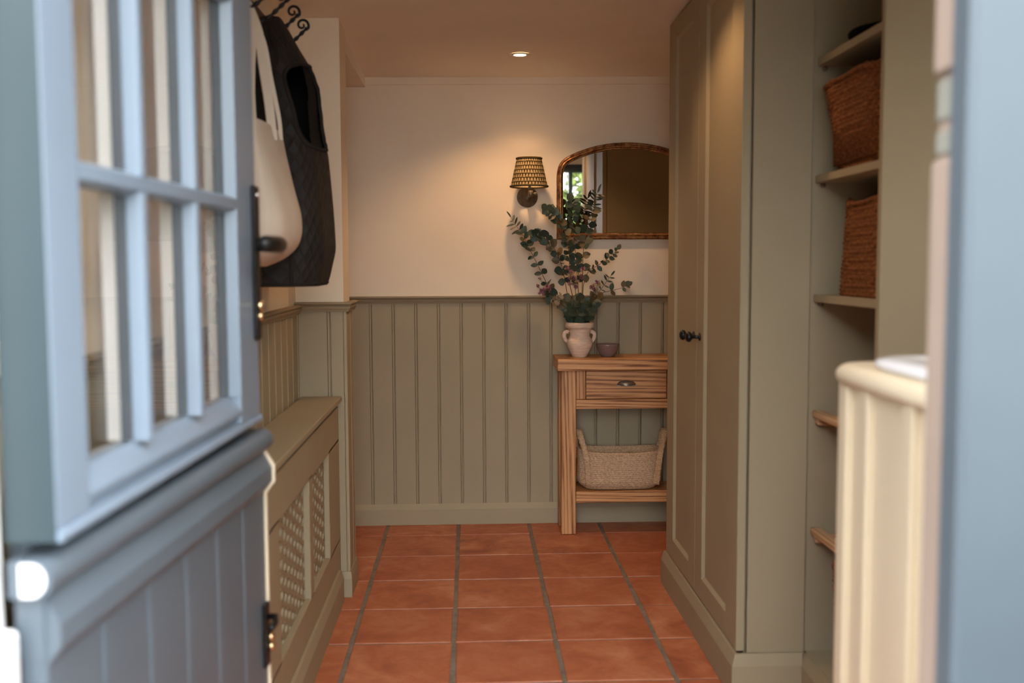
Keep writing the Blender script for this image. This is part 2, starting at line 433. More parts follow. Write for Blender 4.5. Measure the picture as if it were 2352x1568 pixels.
# left wall panelling
boards(wall_left, 1.2, 3.512, .1005, lambda p, q, t: Vector((-.59+q, p, t)), .30, .986, first=.07)
dado('trim_3', lambda p, q, t: Vector((-.582+p*.8, t, 1.008+q)), 1.15, 3.50, None, 'olive moulded dado rail along the side wall below the coats')
# stub wall panelling: front face and the side towards the hall
boards(stub, -.585, -.418, .105, lambda p, q, t: Vector((p, 3.513-q, t)), .08, .990, first=.112)
boards(stub, 3.503, 3.685, .105, lambda p, q, t: Vector((-.428+q, p, t)), .08, .990, first=.11)
mb = MB()
for pr in (DADO,):
    n = len(pr); A = [Vector((-.60, 3.503-p, 1.016+q)) for p, q in pr]; B = [Vector((-.418+p*.8, 3.503-p, 1.016+q)) for p, q in pr]; C = [Vector((-.418+p*.8, 3.69, 1.016+q)) for p, q in pr]
    mb.loft([A, B, C], True, True, True, False)
S('trim_4', mb, M['olive_trim'], 'olive dado rail wrapping the corner of the stub wall')
mb = MB(); pr = SK(.088, .016)
A = [Vector((-.47, 3.503-p, q)) for p, q in pr]; B = [Vector((-.418+p*.4, 3.503-p, q)) for p, q in pr]; C = [Vector((-.418+p*.4, 3.69, q)) for p, q in pr]
mb.loft([A, B, C], True, True, True, False)
S('baseboard_stub', mb, M['olive'], 'olive skirting wrapping the foot of the stub wall')

# front wall with the doorway and the window beside it
FY0, FY1 = 1.005, 1.12
mb = MB()
mb.box(-1.6, -.60, FY0, FY1, -.1, 3.2); mb.box(-.60, .58, FY0, FY1, 1.93, 3.2)
mb.box(.58, .66, FY0, FY1, -.1, 3.2); mb.box(.66, 1.02, FY0, FY1, -.1, 1.05); mb.box(.66, 1.02, FY0, FY1, 1.90, 3.2); mb.box(1.02, 1.6, FY0, FY1, -.1, 3.2)
S('wall_front', mb, M['cream'], 'front wall around the stable door and the small window')
mb = MB(); OY = FY0-.018
mb.box(.6605, 1.02, OY, FY0-.0005, -.1, 1.05); mb.box(.6605, 1.02, OY, FY0-.0005, 1.90, 3.2); mb.box(1.02, 1.6, OY, FY0-.0005, -.1, 3.2); mb.box(-1.6, -.605, OY, FY0-.0005, -.1, 3.2)
S('wall_outside', mb, paint('weathered stone render', (.30, .27, .225), .9, .2, .4), 'weathered stone coloured outer face of the front wall')
mb = MB(); mb.box(-.60, -.487, FY0, 1.062, -.1, 1.95); mb.box(-.60, -.468, FY0, 1.055, -.1, .775, .004)
S('trim_5', mb, M['white'], 'white painted door reveal on the hinge side, catching daylight')
MB().box(.485, .66, .985, 1.03, -.1, 1.93, .006).build('trim_6', M['shaded_frame_blue'])
tag(bpy.data.objects['trim_6'], 'grey blue outer door post on the latch side, facing the garden', None, None, 'structure')
jamb = S('trim_7', MB().box(.489, .60, 1.030, 1.075, -.05, 1.255, .003).box(.489, .60, 1.030, 1.075, 1.345, 1.93, .003).box(.497, .60, 1.030, 1.075, 1.255, 1.345), M['primer'], 'bare pinkish wood rebate of the latch side door post with metal keep')
MB().box(.4935, .500, 1.032, 1.074, 1.262, 1.285, .001).box(.4935, .500, 1.032, 1.074, 1.297, 1.338, .001).build('keep_plate', M['zinc'], jamb)
S('trim_8', MB().box(-.60, .60, .985, 1.075, 1.93, 1.99, .004), M['blue'], 'grey blue door head above the doorway')

# window beside the door (seen in the mirror)
win = thing('window_1', (.95, 1.06, .98), 'dark framed window beside the door, seen in the mirror', None, None, 'structure')
wm = paint('dark window frame paint', (.03, .045, .055), .4)
mb = MB()
for bx in ((.66, .70, 1.05, 1.90), (.98, 1.02, 1.05, 1.90), (.66, 1.02, 1.05, 1.10), (.66, 1.02, 1.84, 1.90)):
    mb.box(bx[0], bx[1], 1.03, 1.09, bx[2], bx[3])
mb.build('window_frame', wm, win)
MB().box(.765, .795, 1.04, 1.08, 1.10, 1.84).build('mullion', wm, win)
MB().box(.70, .98, 1.045, 1.075, 1.42, 1.445).build('transom', wm, win)
MB().box(.70, .98, 1.058, 1.062, 1.10, 1.84).build('pane', M['glass'], win)
S('trim_9', MB().box(.62, 1.06, 1.121, 1.16, 1.03, 1.05, .004), M['inner_cream'], 'cream window board under the window beside the door')

# ------------------------------------------------------------------ stable door (two leaves, each moves on its own)
AU = math.radians(2.75); AL = math.radians(4.3)
SU = onY(115, 784, 1.067); SU = Vector((SU.x, SU.y, 0))
def leaf_fn(o, a):
    d = Vector((math.sin(a), math.cos(a), 0)); n = Vector((math.cos(a), -math.sin(a), 0))
    return lambda v: o + d*v[0] + n*v[1] + Vector((0, 0, v[2]))
U = leaf_fn(SU, AU)
SL = SU + Vector((math.cos(AU), -math.sin(AU), 0))*(-.018)
Lf = leaf_fn(SL, AL)
door1 = thing('door_1', (SU.x, SU.y, .86), 'upper leaf of the grey blue stable door, glazed in small panes', None, None, 'structure')
ZB, ZT = .862, 1.915
def ub(mb, s0, s1, t0, t1, z0, z1, bev=0): return mb.box(s0, s1, t0, t1, z0, z1, bev, 1, lambda c: U((c.x, c.y, c.z)))
GB, GT = .922, 1.83
def stile(s0, s1, name):
    ub(MB(), s0, s1, -.036, 0, ZB+.012, ZT, .002).build(name, M['blue'], door1)
    ub(MB(), s0, s1, -.054, -.036, ZB+.012, ZT).build('inner_stile', M['inner_cream'], door1)
stile(0, .084, 'stile'); stile(.714, .84, 'stile')
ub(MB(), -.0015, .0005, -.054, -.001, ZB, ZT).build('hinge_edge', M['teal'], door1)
# glazing mouldings beside the stiles (bevelled)
def bevel_v(s_face, s_glass):
    MB().extrude([(s_face, -.0005), (s_glass, -.019), (s_face, -.019)], lambda p, q, t: U((p, q, t)), GB, GT).build('glazing_bead', M['blue'], door1)
bevel_v(.084, .094); bevel_v(.714, .706)
# rails
RP = [(-.036, GB), (-.020, GB), (-.003, GB-.022), (0, GB-.027), (0, .889), (-.010, .887), (-.010, .876), (.003, .873), (.006, .868), (.005, ZB), (-.036, ZB)]
MB().extrude(RP, lambda p, q, t: U((t, p, q)), .084, .716).build('bottom_rail', M['blue'], door1)
MB().extrude([(-.002, .889), (-.0102, .887), (-.0102, .876), (.003, .873), (.006, .868), (.005, ZB), (-.036, ZB), (-.036, .889)], lambda p, q, t: U((t, p, q)), 0.0, .0845).build('drip_rail', M['blue'], door1)
MB().extrude([(-.002, .889), (-.0102, .887), (-.0102, .876), (.003, .873), (.006, .868), (.005, ZB), (-.036, ZB), (-.036, .889)], lambda p, q, t: U((t, p, q)), .7155, .84).build('drip_rail', M['blue'], door1)
ub(MB(), .084, .714, -.054, -.036, ZB, GB-.006).build('inner_rail', M['inner_cream'], door1)
ub(MB(), .084, .714, -.036, 0, GT, ZT, .002).build('top_rail', M['blue'], door1)
ub(MB(), .084, .714, -.054, -.036, GT, ZT).build('inner_rail', M['inner_cream'], door1)
HZ = [(1.243, 1.263), (1.592, 1.612)]
for a, b in HZ:
    MB().extrude([(-.020, a-.005), (-.003, a), (0, a+.002), (0, b-.002), (-.003, b), (-.020, b+.006)], lambda p, q, t: U((t, p, q)), .084, .716).build('glazing_bar', M['blue'], door1)
    ub(MB(), .084, .714, -.036, -.0205, a-.002, b+.002).build('spacer', M['spacer'], door1)
    ub(MB(), .084, .714, -.054, -.0365, a, b).build('inner_bar', M['inner_cream'], door1)
for s in (.272, .492):
    zz = [GB]+[q for ab in HZ for q in ab]+[GT]
    for k in range(0, len(zz), 2):
        MB().extrude([(s-.003, -.020), (s, -.003), (s+.002, 0), (s+.018, 0), (s+.020, -.003), (s+.026, -.020)], lambda p, q, t: U((p, q, t)), zz[k], zz[k+1]).build('glazing_bar', M['blue'], door1)
    ub(MB(), s-.003, s+.025, -.036, -.0205, GB, GT).build('spacer', M['spacer'], door1)
    ub(MB(), s-.002, s+.024, -.054, -.0365, GB, GT).build('inner_bar', M['inner_cream'], door1)
ub(MB(), .706, .716, -.036, -.0205, GB, GT).build('spacer', M['spacer'], door1)
ub(MB(), .084, .090, -.036, -.0205, GB, GT).build('spacer', M['spacer'], door1)
cols = [.088, .272, .492, .712]; rows = [GB, 1.253, 1.602, GT]
for i in range(3):
    for j in range(3):
        for t in (-.020, -.036):
            ub(MB(), cols[i]+.004, cols[i+1]-.004 if i < 2 else cols[i+1], t-.0015, t+.0015, rows[j], rows[j+1]).build('pane', M['glass'], door1)
# handle on the free stile
hs = .822
hp = ub(MB(), hs-.017, hs+.017, 0, .008, 1.012, 1.292, .003).build('handle_plate', M['black'], door1)
MB().tube([U((hs, .006, 1.185)), U((hs, .032, 1.185)), U((hs-.004, .044, 1.185)), U((hs-.018, .050, 1.185)), U((hs-.11, .049, 1.185)), U((hs-.122, .044, 1.185))], [.0125, .0125, .0145, .015, .0145, .009], 14).build('lever', M['black'], hp)
MB().tube([U((hs, .006, 1.075)), U((hs, .015, 1.075))], .010, 14).build('lock_cylinder', M['brass'], hp)
MB().tube([U((hs, .006, 1.056)), U((hs, .014, 1.056))], .008, 14).build('lock_cylinder', M['brass'], hp)
MB().tube([U((hs, .006, 1.275)), U((hs, .011, 1.275))], .005, 10).build('screw', M['chrome'], hp)

door2 = thing('door_2', (SL.x, SL.y, .01), 'lower boarded leaf of the grey blue stable door with ledge', None, None, 'structure')
def lb(mb, s0, s1, t0, t1, z0, z1, bev=0): return mb.box(s0, s1, t0, t1, z0, z1, bev, 1, lambda c: Lf((c.x, c.y, c.z)))
n = 6; w = .84/n
for k in range(n):
    a, b = k*w, (k+1)*w
    MB().extrude([(a+.0005, -.026), (a+.0005, -.004), (a+.005, 0), (b-.005, 0), (b-.0005, -.004), (b-.0005, -.026)], lambda p, q, t: Lf((p, q, t)), .012, .74).build('plank', M['shaded_blue'], door2)
lb(MB(), 0, .84, -.030, 0, .735, .806).build('top_rail', M['shaded_blue'], door2)
WM = [(0, .802), (.016, .774), (.016, .748), (0, .728), (-.004, .728), (-.004, .802)]
MB().extrude(WM, lambda p, q, t: Lf((t, p, q)), 0.004, .838).build('weather_moulding', M['shaded_blue'], door2)
arc = [(.018*math.sin(a)+.001, .825+.0195*math.cos(a)) for a in [math.pi*k/10 for k in range(11)]]
MB().extrude([(-.028, .8445)]+arc+[(-.028, .8055)], lambda p, q, t: Lf((t, p-.002, q)), -.012, .846).build('ledge', M['shaded_blue'], door2)
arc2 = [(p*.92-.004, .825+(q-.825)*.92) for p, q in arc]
MB().extrude([(-.014, .8425)]+arc2+[(-.014, .8075)], lambda p, q, t: Lf((t, p-.003, q)), -.0145, -.0115).build('ledge_highlight', M['white'], door2)  # white cap paints the glossy highlight on the end of the ledge
lb(MB(), .03, .84, -.050, -.030, .80, .868).build('rebate_strip', M['shaded_blue'], door2)
ET = [(-.028, .806), (.003, .806), (.020, .777), (.020, .746), (.004, .724), (.004, .012), (-.028, .012)]
MB().extrude(ET, lambda p, q, t: Lf((t, p, q)), .840, .845).build('edge_strip', M['butter'], door2)
lt = lb(MB(), .805, .835, 0, .007, .40, .52, .002).build('latch_plate', M['black'], door2)
MB().tube([Lf((.82, .006, .495)), Lf((.82, .022, .495)), Lf((.80, .026, .49)), Lf((.77, .026, .49))], .006, 10).build('latch_lever', M['black'], lt)
MB().tube([Lf((.825, .006, .455)), Lf((.825, .016, .455))], .008, 12).build('latch_bolt', M['brass'], lt)
MB().tube([Lf((.825, .006, .437)), Lf((.825, .016, .437))], .008, 12).build('latch_bolt', M['brass'], lt)

# ------------------------------------------------------------------ radiator cover
cv = thing('radiator_cover', (-.5, 2.8, 0), 'olive radiator cover with perforated grilles standing along the side wall', 'radiator cover')
CX = -.450
MB().box(-.573, -.438, 2.0, 3.498, .682, .700, .002).build('top', M['olive'], cv)
fr = MB()
fr.box(CX-.018, CX, 2.0, 3.495, .548, .664, .001)
fr.box(CX-.018, CX, 2.0, 3.495, .095, .212, .001)
fr.box(CX-.018, CX, 2.0, 2.385, .205, .555, .001)
fr.box(CX-.018, CX, 2.84, 2.90, .205, .555, .001)
fr.box(CX-.018, CX, 3.24, 3.495, .205, .555, .001)
fr.build('front_frame', M['olive'], cv)
def grille(y0, y1):
    dx, dz, rx, rz, th = .0475, .040, .0185, .0120, .006
    mb = MB(); N = 12; k = 0; y = y0-.01; X = CX-.017
    while y < y1+.005:
        z = .195+(dz/2 if k % 2 else 0)-dz
        while z < .57:
            cy, cz = y+dx/2, z+dz/2; el = []; sq = []
            for i in range(N):
                a = 2*math.pi*i/N; c, s = math.cos(a), math.sin(a)
                el.append((cy+rx*c, cz+rz*s)); q = max(abs(c)/(dx/2), abs(s)/(dz/2))
                sq.append((min(max(cy+c/q, y0-.012), y1+.012), min(max(cz+s/q, .18), .58)))
            vs = [(X, p, q) for p, q in el]+[(X, p, q) for p, q in sq]+[(X-th, p, q) for p, q in el]
            fs = []
            for i in range(N):
                j = (i+1) % N; fs += [(i, j, N+j, N+i), (i, j, 2*N+j, 2*N+i)]
            mb.add(vs, fs); z += dz
        y += dx; k += 1
    mb.build('grille', M['olive'], cv, fix=False)
grille(2.385, 2.84); grille(2.90, 3.24)
MB().extrude(SK(.112, .016), lambda p, q, t: Vector((CX+p, t, q)), 2.0, 3.44).build('plinth', M['olive'], cv)

# ------------------------------------------------------------------ tall cupboard on the other side
CF = .700; cb = thing('tall_cupboard', (1.0, 3.1, 0), 'tall olive two door cupboard reaching the ceiling', 'cupboard')
mb = MB(); mb.box(CF+.024, 1.295, 2.64, 3.585, .10, 1.985); _c = mb.build('carcass', M['olive'], cb); _e = MB().box(CF+.029, .8825, 2.620, 2.640, .10, 1.985, .0015).build('end_panel', M['olive'], cb)
def to_ceiling(o, cut=1.9, gap=.002):
    off = wloc(o)
    for v in o.data.vertices:
        w = v.co+off
        if w.z > cut: v.co.z = ceil_z(w.x, w.y)-gap-off.z
def cup_door(y0, y1, p0, p1, zp0=.19, zp1=1.90, z0=.122, z1=1.965):
    d = MB(); d.box(CF, CF+.022, y0, p0, z0, z1, .001); d.box(CF, CF+.022, p1, y1, z0, z1, .001)
    d.box(CF, CF+.022, p0, p1, z0, zp0, .001); d.box(CF, CF+.022, p0, p1, zp1, z1, .001)
    do = d.build('door', M['olive'], cb)
    MB().box(CF+.009, CF+.016, p0-.005, p1+.005, zp0-.005, zp1+.005).build('panel', M['olive'], do)
    bd = MB()
    pr = [(0, 0), (.008, 0), (0, .008)]
    bd.extrude(pr, lambda p, q, t: Vector((CF+.009-q*.9, p0+p, t)), zp0, zp1)
    bd.extrude(pr, lambda p, q, t: Vector((CF+.009-q*.9, p1-p, t)), zp0, zp1)
    bd.extrude(pr, lambda p, q, t: Vector((CF+.009-q*.9, t, zp0+p)), p0, p1)
    bd.extrude(pr, lambda p, q, t: Vector((CF+.009-q*.9, t, zp1-p)), p0, p1)
    bd.build('panel_moulding', M['olive'], do); return do
to_ceiling(_c); to_ceiling(_e)
dfar = cup_door(3.124, 3.583, 3.215, 3.47); dnear = cup_door(2.620, 3.1215, 2.735, 3.028)
KP = [(.011, 0), (.0125, -.003), (.006, -.006), (.0055, -.022), (.010, -.026), (.0155, -.031), (.0165, -.036), (.013, -.042), (.006, -.0455), (.0, -.046)]
for yk, d in ((3.162, dfar), (3.076, dnear)):
    MB().lathe(KP, (CF, yk, .925), 20, 'x', True).build('knob', M['iron'], d)
mb = MB(); pr = SK(.118, .018)
A = [Vector((CF+.003-p, 3.60, q*.98)) for p, q in pr]; B = [Vector((CF+.003-p, 2.618-p, q)) for p, q in pr]; C = [Vector((.8785-p*.3, 2.618-p, q)) for p, q in pr]
mb.loft([A, B, C], True, True, True, False); mb.build('plinth', M['olive'], cb)

# open shelf unit next to it
NX = .885; NY0, NY1 = 2.197, 2.632
su = thing('shelf_unit', (1.1, 2.42, 0), 'tall olive open shelf niche holding baskets beside the cupboard', 'shelf unit')
to_ceiling(MB().box(NX, 1.295, NY1, NY1+.006, .115, 1.985).build('side_panel', M['olive'], su))
to_ceiling(MB().box(NX, 1.295, NY0-.020, NY0, .0, 1.985, .001).build('side_panel', M['olive'], su))
to_ceiling(MB().box(1.27, 1.295, NY0, NY1, .115, 1.985).build('back_panel', M['olive'], su))
MB().box(NX+.004, 1.27, NY0, NY1, .095, .115).build('bottom_panel', M['olive'], su)
MB().extrude(SK(.112, .018), lambda p, q, t: Vector((NX+.004-p, t, q)), NY0-.02, NY1-.01).build('plinth', M['olive'], su)
for zt in (1.668, 1.372, 1.066):
    sh = MB().box(NX+.010, 1.268, NY0+.001, NY1-.001, zt-.019, zt, .001).build('shelf', M['olive'], su)
    for yy, sg in ((NY1, -1), (NY0, 1)):
        for xx in (NX+.028, 1.22):
            MB().tube([(xx, yy, zt-.025), (xx, yy+sg*.012, zt-.025)], .0055, 10).build('shelf_peg', M['bronze'], sh)
for zt in (.762, .450):
    for k in range(5):
        x = NX+.012+k*.072
        MB().box(x, x+.030, NY0+.002, NY1-.002, zt-.017, zt, .0025).build('slat', M['pine_y'], su)
    for yy in (NY1-.026, NY0+.004):
        MB().box(NX+.020, 1.26, yy, yy+.022, zt-.037, zt-.0172, .0025).build('bearer', M['pine_x'], su)

# seagrass baskets
def weave_basket(name, cx, cy, z0, z1, ax0, ay0, ax1, ay1, label, tilt=0, cat='basket', sag=.01, seed=1):
    random.seed(seed); t = thing(name, (cx, cy, z0), label, cat, 'seagrass baskets in the shelf niche')
    n = 132; rows = 92; rings = []
    ph = [random.uniform(0, 6.28) for _ in range(4)]
    for k in range(rows+1):
        f = k/rows; z = z0+f*(z1-z0); ax = ax0+(ax1-ax0)*f; ay = ay0+(ay1-ay0)*f; ring = []
        rr = k*22*math.pi/rows
        for i in range(n):
            a = 2*math.pi*i/n; c, s = math.cos(a), math.sin(a); e = .28
            x = math.copysign(abs(c)**e, c); y = math.copysign(abs(s)**e, s)
            row = math.floor(rr/math.pi)
            wv = .0042*abs(math.sin(rr))*(.55+.45*math.cos(i*math.pi/3+row*math.pi)) + .0022*math.sin(i*.31+ph[0])*math.sin(k*.21+ph[1])
            zz = z+(.004*math.sin(i*.27+ph[2]) if f > .4 else 0)*f - sag*f*abs(math.cos(a*2))*.5
            ring.append(Vector((cx+x*(ax+wv), cy+y*(ay+wv), zz)))
        rings.append(ring)
    MB().loft(rings, True, True, False).build('body', M['seagrass'], t, fix=False)
    top = rings[-1]; pts = [top[i] for i in range(0, n, 2)]; pts.append(pts[0])
    inner = [[Vector((cx+(p.x-cx)*s, cy+(p.y-cy)*s, p.z-dz)) for p in top] for s, dz in ((1, 0), (.95, .003), (.93, .02), (.9, (z1-z0)*.9))]
    MB().loft(inner, True, False, True).build('inside', M['seagrass'], t, fix=False)
    rp = []
    for i in range(n+1):
        p = top[i % n]; rp.append(p+Vector((0, 0, .003*math.sin(i*1.7))))
    MB().tube(rp, .0065, 8, False).build('rim', M['seagrass'], t)
    return t
weave_basket('seagrass_basket', 1.065, 2.405, 1.372, 1.588, .148, .145, .178, .188, 'wide flared brown seagrass basket, topmost in the niche under the hat shelf', seed=3)
weave_basket('seagrass_basket', 1.085, 2.405, 1.066, 1.298, .162, .150, .150, .140, 'upright brown seagrass basket on the middle shelf of the niche', seed=8)
weave_basket('seagrass_basket', 1.08, 2.36, .115, .40, .170, .128, .180, .138, 'brown seagrass basket at the bottom of the niche behind the cream cabinet', seed=5)
# hat on the top shelf
ht = thing('felt_hat', (1.07, 2.40, 1.668), 'black wide brimmed felt hat lying on the top shelf', 'hat')
rings = []
for r, h in ((.100, .012), (.135, .006), (.165, .008), (.168, .011), (.135, .010), (.100, .016)):
    rings.append([Vector((1.07+r*math.cos(a)*1.02, 2.40+r*math.sin(a)*1.08, 1.668+h+.006*math.cos(2*a)*(r > .12)+(.006 if r > .12 else 0))) for a in [2*math.pi*i/40 for i in range(40)]])
MB().loft(rings, True, False, False).build('brim', M['felt'], ht)
MB().lathe([(.100, .004), (.099, .05), (.092, .085), (.072, .107), (.035, .104), (.0, .098)], (1.07, 2.40, 1.672), 36, 'z').build('crown', M['felt'], ht)
MB().lathe([(.101, .012), (.1025, .014), (.102, .038), (.1, .040)], (1.07, 2.40, 1.672), 36, 'z', False).build('hat_band', M['binding'], ht)

# ------------------------------------------------------------------ cream washstand with basin (close, out of focus)
WX = .612; WY1 = 1.665; WY0 = 1.125; WZ = .985
ws = thing('washstand', (.95, 1.38, 0), 'cream panelled washstand cabinet under the window, close to the door post', 'cabinet')
MB().box(WX+.012, 1.295, WY0, WY1, .0, WZ-.032).build('carcass', M['butter'], ws)
for y0, y1 in ((WY1-.034, WY1+.002), (1.543, 1.576), (1.382, 1.415), (1.220, 1.253)):
    MB().box(WX, WX+.016, y0, y1, .0, WZ-.032, .004, 2).build('batten', M['butter'], ws)
xo, yo = WX-.012, WY1+.025
# plain rounded slab: footprint polygon with a rounded corner, bullnose on the edge
foot = [(1.295, WY0), (xo, WY0)]+[(xo+.05-.05*math.cos(math.pi/2*k/6), yo-.05+.05*math.sin(math.pi/2*k/6)) for k in range(7)]+[(1.295, yo)]
rr = []
for k in range(9):
    a = math.pi*k/8; ins = .018*(1-math.sin(a)); zz = WZ-.018-.018*math.cos(a)
    cxm, cym = .95, 1.38
    rr.append([Vector((x+(ins if x < 1.2 else 0), y-(ins if y > 1.2 else 0), zz)) for x, y in foot])
mb = MB(); mb.loft(rr, True, True, True, True); mb.build('worktop', M['butter'], ws)
bs = thing('washbasin', (.866, 1.39, WZ), 'white glazed washbasin set on the cream washstand', 'basin')
bx, by, bax, bay, bh = .860, 1.400, .244, .205, .018
def rr_ring(ax, ay, z, e=.36, n=64):
    out = []
    for i in range(n):
        a = 2*math.pi*i/n; c, s = math.cos(a), math.sin(a)
        out.append(Vector((bx+ax*math.copysign(abs(c)**e, c), by+ay*math.copysign(abs(s)**e, s), WZ+z)))
    return out
MB().loft([rr_ring(bax-.02, bay-.02, .0005), rr_ring(bax-.004, bay-.004, .002), rr_ring(bax, bay, .009), rr_ring(bax-.003, bay-.003, .0145), rr_ring(bax-.015, bay-.015, bh), rr_ring(bax-.06, bay-.06, bh-.001), rr_ring(bax-.075, bay-.075, bh-.008), rr_ring(bax-.10, bay-.10, .006), rr_ring(.05, .04, .0015)], True, True, True).build('bowl', M['basin'], bs)
MB().lathe([(.018, .0022), (.019, .004), (.010, .0045)], (bx, by, WZ), 20).build('drain', M['chrome'], bs)

# ------------------------------------------------------------------ console table
tb = thing('console_table', (.80, 4.34, 0), 'reclaimed oak console table with drawer and low shelf against the end wall', 'table')
TXL, TXR, TF, TB = .385, 1.235, 4.262, 4.455
MB().box(.365, 1.255, 4.220, 4.462, .703, .7515, .003).build('tabletop', M['oak_x'], tb)
for x in (TXL, TXR-.061):
    for y in (TF, TB-.056):
        MB().box(x, x+.061, y, y+.056, .001, .7028, .003).build('leg', M['oak_z'], tb)
MB().box(TXL+.0612, TXL+.101, TF+.003, TF+.028, .578, .7026, .002).build('post', M['oak_z'], tb)
MB().box(TXL+.0612, TXR-.0612, TF-.001, TF+.035, .537, .577, .002).build('rail', M['oak_x'], tb)
MB().box(.832, .865, TF+.003, TF+.028, .578, .7026, .002).build('post', M['oak_z'], tb)
for y0, y1 in ((TF+.0562, TB-.0562),):
    for x in (TXL+.010, TXR-.045):
        MB().box(x, x+.035, y0, y1, .537, .7026, .002).build('apron', M['oak_y'], tb)
MB().box(TXL+.0612, TXR-.0612, TB-.03, TB-.005, .56, .7026).build('apron', M['oak_x'], tb)
for x0, x1 in ((.4885, .8295), (.8675, TXR-.064)):
    dr = MB().box(x0, x1, TF+.0015, TF+.021, .5795, .6995, .0025).build('drawer', M['oak_x'], tb)
    cx = (x0+x1)/2; rings = []
    for k in range(9):
        f = k/8*math.pi/2
        rings.append([Vector((cx+(.041*math.cos(a))*(math.cos(f)*.35+.65 if k < 8 else .62), TF+.0015-.020*math.sin(f)*abs(math.sin(a))-.0006, .635+.023*math.sin(a)*math.cos(f)+.001)) for a in [math.pi*i/20 for i in range(21)]])
    MB().loft(rings, False, False, False).build('cup_pull', M['bronze'], dr, fix=False)
    MB().box(cx-.0435, cx+.0435, TF-.0005, TF+.002, .632, .6365).build('pull_plate', M['bronze'], dr)
sh = MB().box(TXL+.0615, TXR-.0615, TF+.004, TB-.004, .134, .184, .003).build('shelf', M['oak_x'], tb)

# jute basket on the table shelf
jb = thing('jute_basket', (.640, 4.352, .185), 'braided natural jute basket with two handles on the table shelf', 'basket')
n, rows = 220, 96; NR = 19; rings = []
for k in range(rows+1):
    f = k/rows; z = .186+f*.172
    q = 1-(1-min(1, f/.25))**2
    ax = .142+.036*q*1.0-.002*f; ay = .066+.024*q
    rr = f*NR; row = math.floor(rr); fr_ = rr-row; ring = []
    for i in range(n):
        a = 2*math.pi*i/n; c, s = math.cos(a), math.sin(a); e = .62
        x = math.copysign(abs(c)**e, c); y = math.copysign(abs(s)**e, s)
        sl = (fr_-.5)*2.2*(1 if True else 0)
        wv = .0042*math.sin(fr_*math.pi)**.6*(.6+.4*math.cos(i*2*math.pi/4.4+(sl if fr_ < .5 else -sl)*2+row*1.9))
        zz = z + (.006*math.cos(a*2)-.006)*f
        ring.append(Vector((.640+x*(ax+wv), 4.352+y*(ay+wv)-.004*math.cos(a)*f, zz)))
    rings.append(ring)
MB().loft(rings, True, True, False).build('body', M['jute'], jb, fix=False)
top = rings[-1]
inn = [[Vector((.640+(p.x-.640)*s, 4.352+(p.y-4.352)*s, p.z-dz)) for p in top] for s, dz in ((1, 0), (.97, -.002), (.945, .004), (.92, .12))]
MB().loft(inn, True, False, True).build('inside', M['jute'], jb, fix=False)
def braid(pts, w, name, th=.006):
    pts = catmull(pts, 10); mb = MB(); rings = []
    for i, p in enumerate(pts):
        t = (pts[min(i+1, len(pts)-1)]-pts[max(i-1, 0)]).normalized(); side = Vector((.85, -.5, 0)); side = (side-t*side.dot(t)).normalized(); nn = t.cross(side)
        wv = 1+.10*math.cos(i*1.6)
        ring = []
        for k in range(12):
            a = 2*math.pi*k/12
            ring.append(p+side*(w*math.cos(a)*wv)+nn*(th*math.sin(a)*(1+.35*math.cos(i*1.6+k))))
        rings.append(ring)
    mb.loft(rings).build(name, M['jute'], jb)
for pts in ([(.500, 4.272, .21), (.494, 4.268, .30), (.486, 4.272, .352), (.472, 4.30, .405), (.466, 4.34, .432), (.458, 4.375, .415), (.458, 4.40, .352), (.47, 4.402, .30)],
            [(.790, 4.272, .21), (.800, 4.268, .30), (.808, 4.272, .352), (.826, 4.30, .408), (.834, 4.34, .434), (.834, 4.375, .415), (.826, 4.40, .352), (.81, 4.402, .30)]):
    braid(pts, .0135, 'handle', .0062)

# vase
VC = (.4690, 4.332, .7515)
vs = thing('terracotta_vase', VC, 'chalky terracotta two handled vase standing on the oak table', 'vase')
VP = [(.0, .0), (.030, .0), (.032, .004), (.041, .022), (.050, .040), (.0545, .056), (.054, .068), (.047, .080), (.0425, .090), (.0430, .102), (.048, .117), (.050, .121), (.0585, .124), (.0610, .131), (.0600, .143), (.056, .148), (.049, .147), (.045, .138), (.041, .118), (.038, .095), (.045, .06), (.0, .02)]
MB().lathe(VP, VC, 40, 'z', False, lambda a, h: 1+.008*math.sin(3*a+h*40)).build('body', M['vase'], vs)
for sg in (-1, 1):
    a0 = sg*.25+(math.pi if sg < 0 else 0); dirv = Vector((math.cos(a0), math.sin(a0), 0)); c = Vector(VC)
    pts = catmull([c+dirv*.044+Vector((0, 0, .106)), c+dirv*.056+Vector((0, 0, .107)), c+dirv*.066+Vector((0, 0, .098)), c+dirv*.066+Vector((0, 0, .082)), c+dirv*.058+Vector((0, 0, .068)), c+dirv*.050+Vector((0, 0, .066))], 5)
    MB().tube(pts, .0085, 10).build('handle', M['vase'], vs)
# bowl
BC = (.589, 4.335, .7515)
bw = thing('ribbed_bowl', BC, 'small mauve grey ribbed bowl beside the vase', 'bowl')
ribs = lambda a, h: 1+(.028*(abs(math.sin(a*15))-.5) if h < .046 else 0)
MB().lathe([(.0, .0), (.024, .0), (.026, .003), (.034, .012), (.043, .028), (.0475, .044), (.0495, .048), (.0505, .053), (.0485, .0545), (.046, .050), (.038, .02), (.0, .008)], BC, 120, 'z', False, ribs).build('body', M['bowl'], bw)

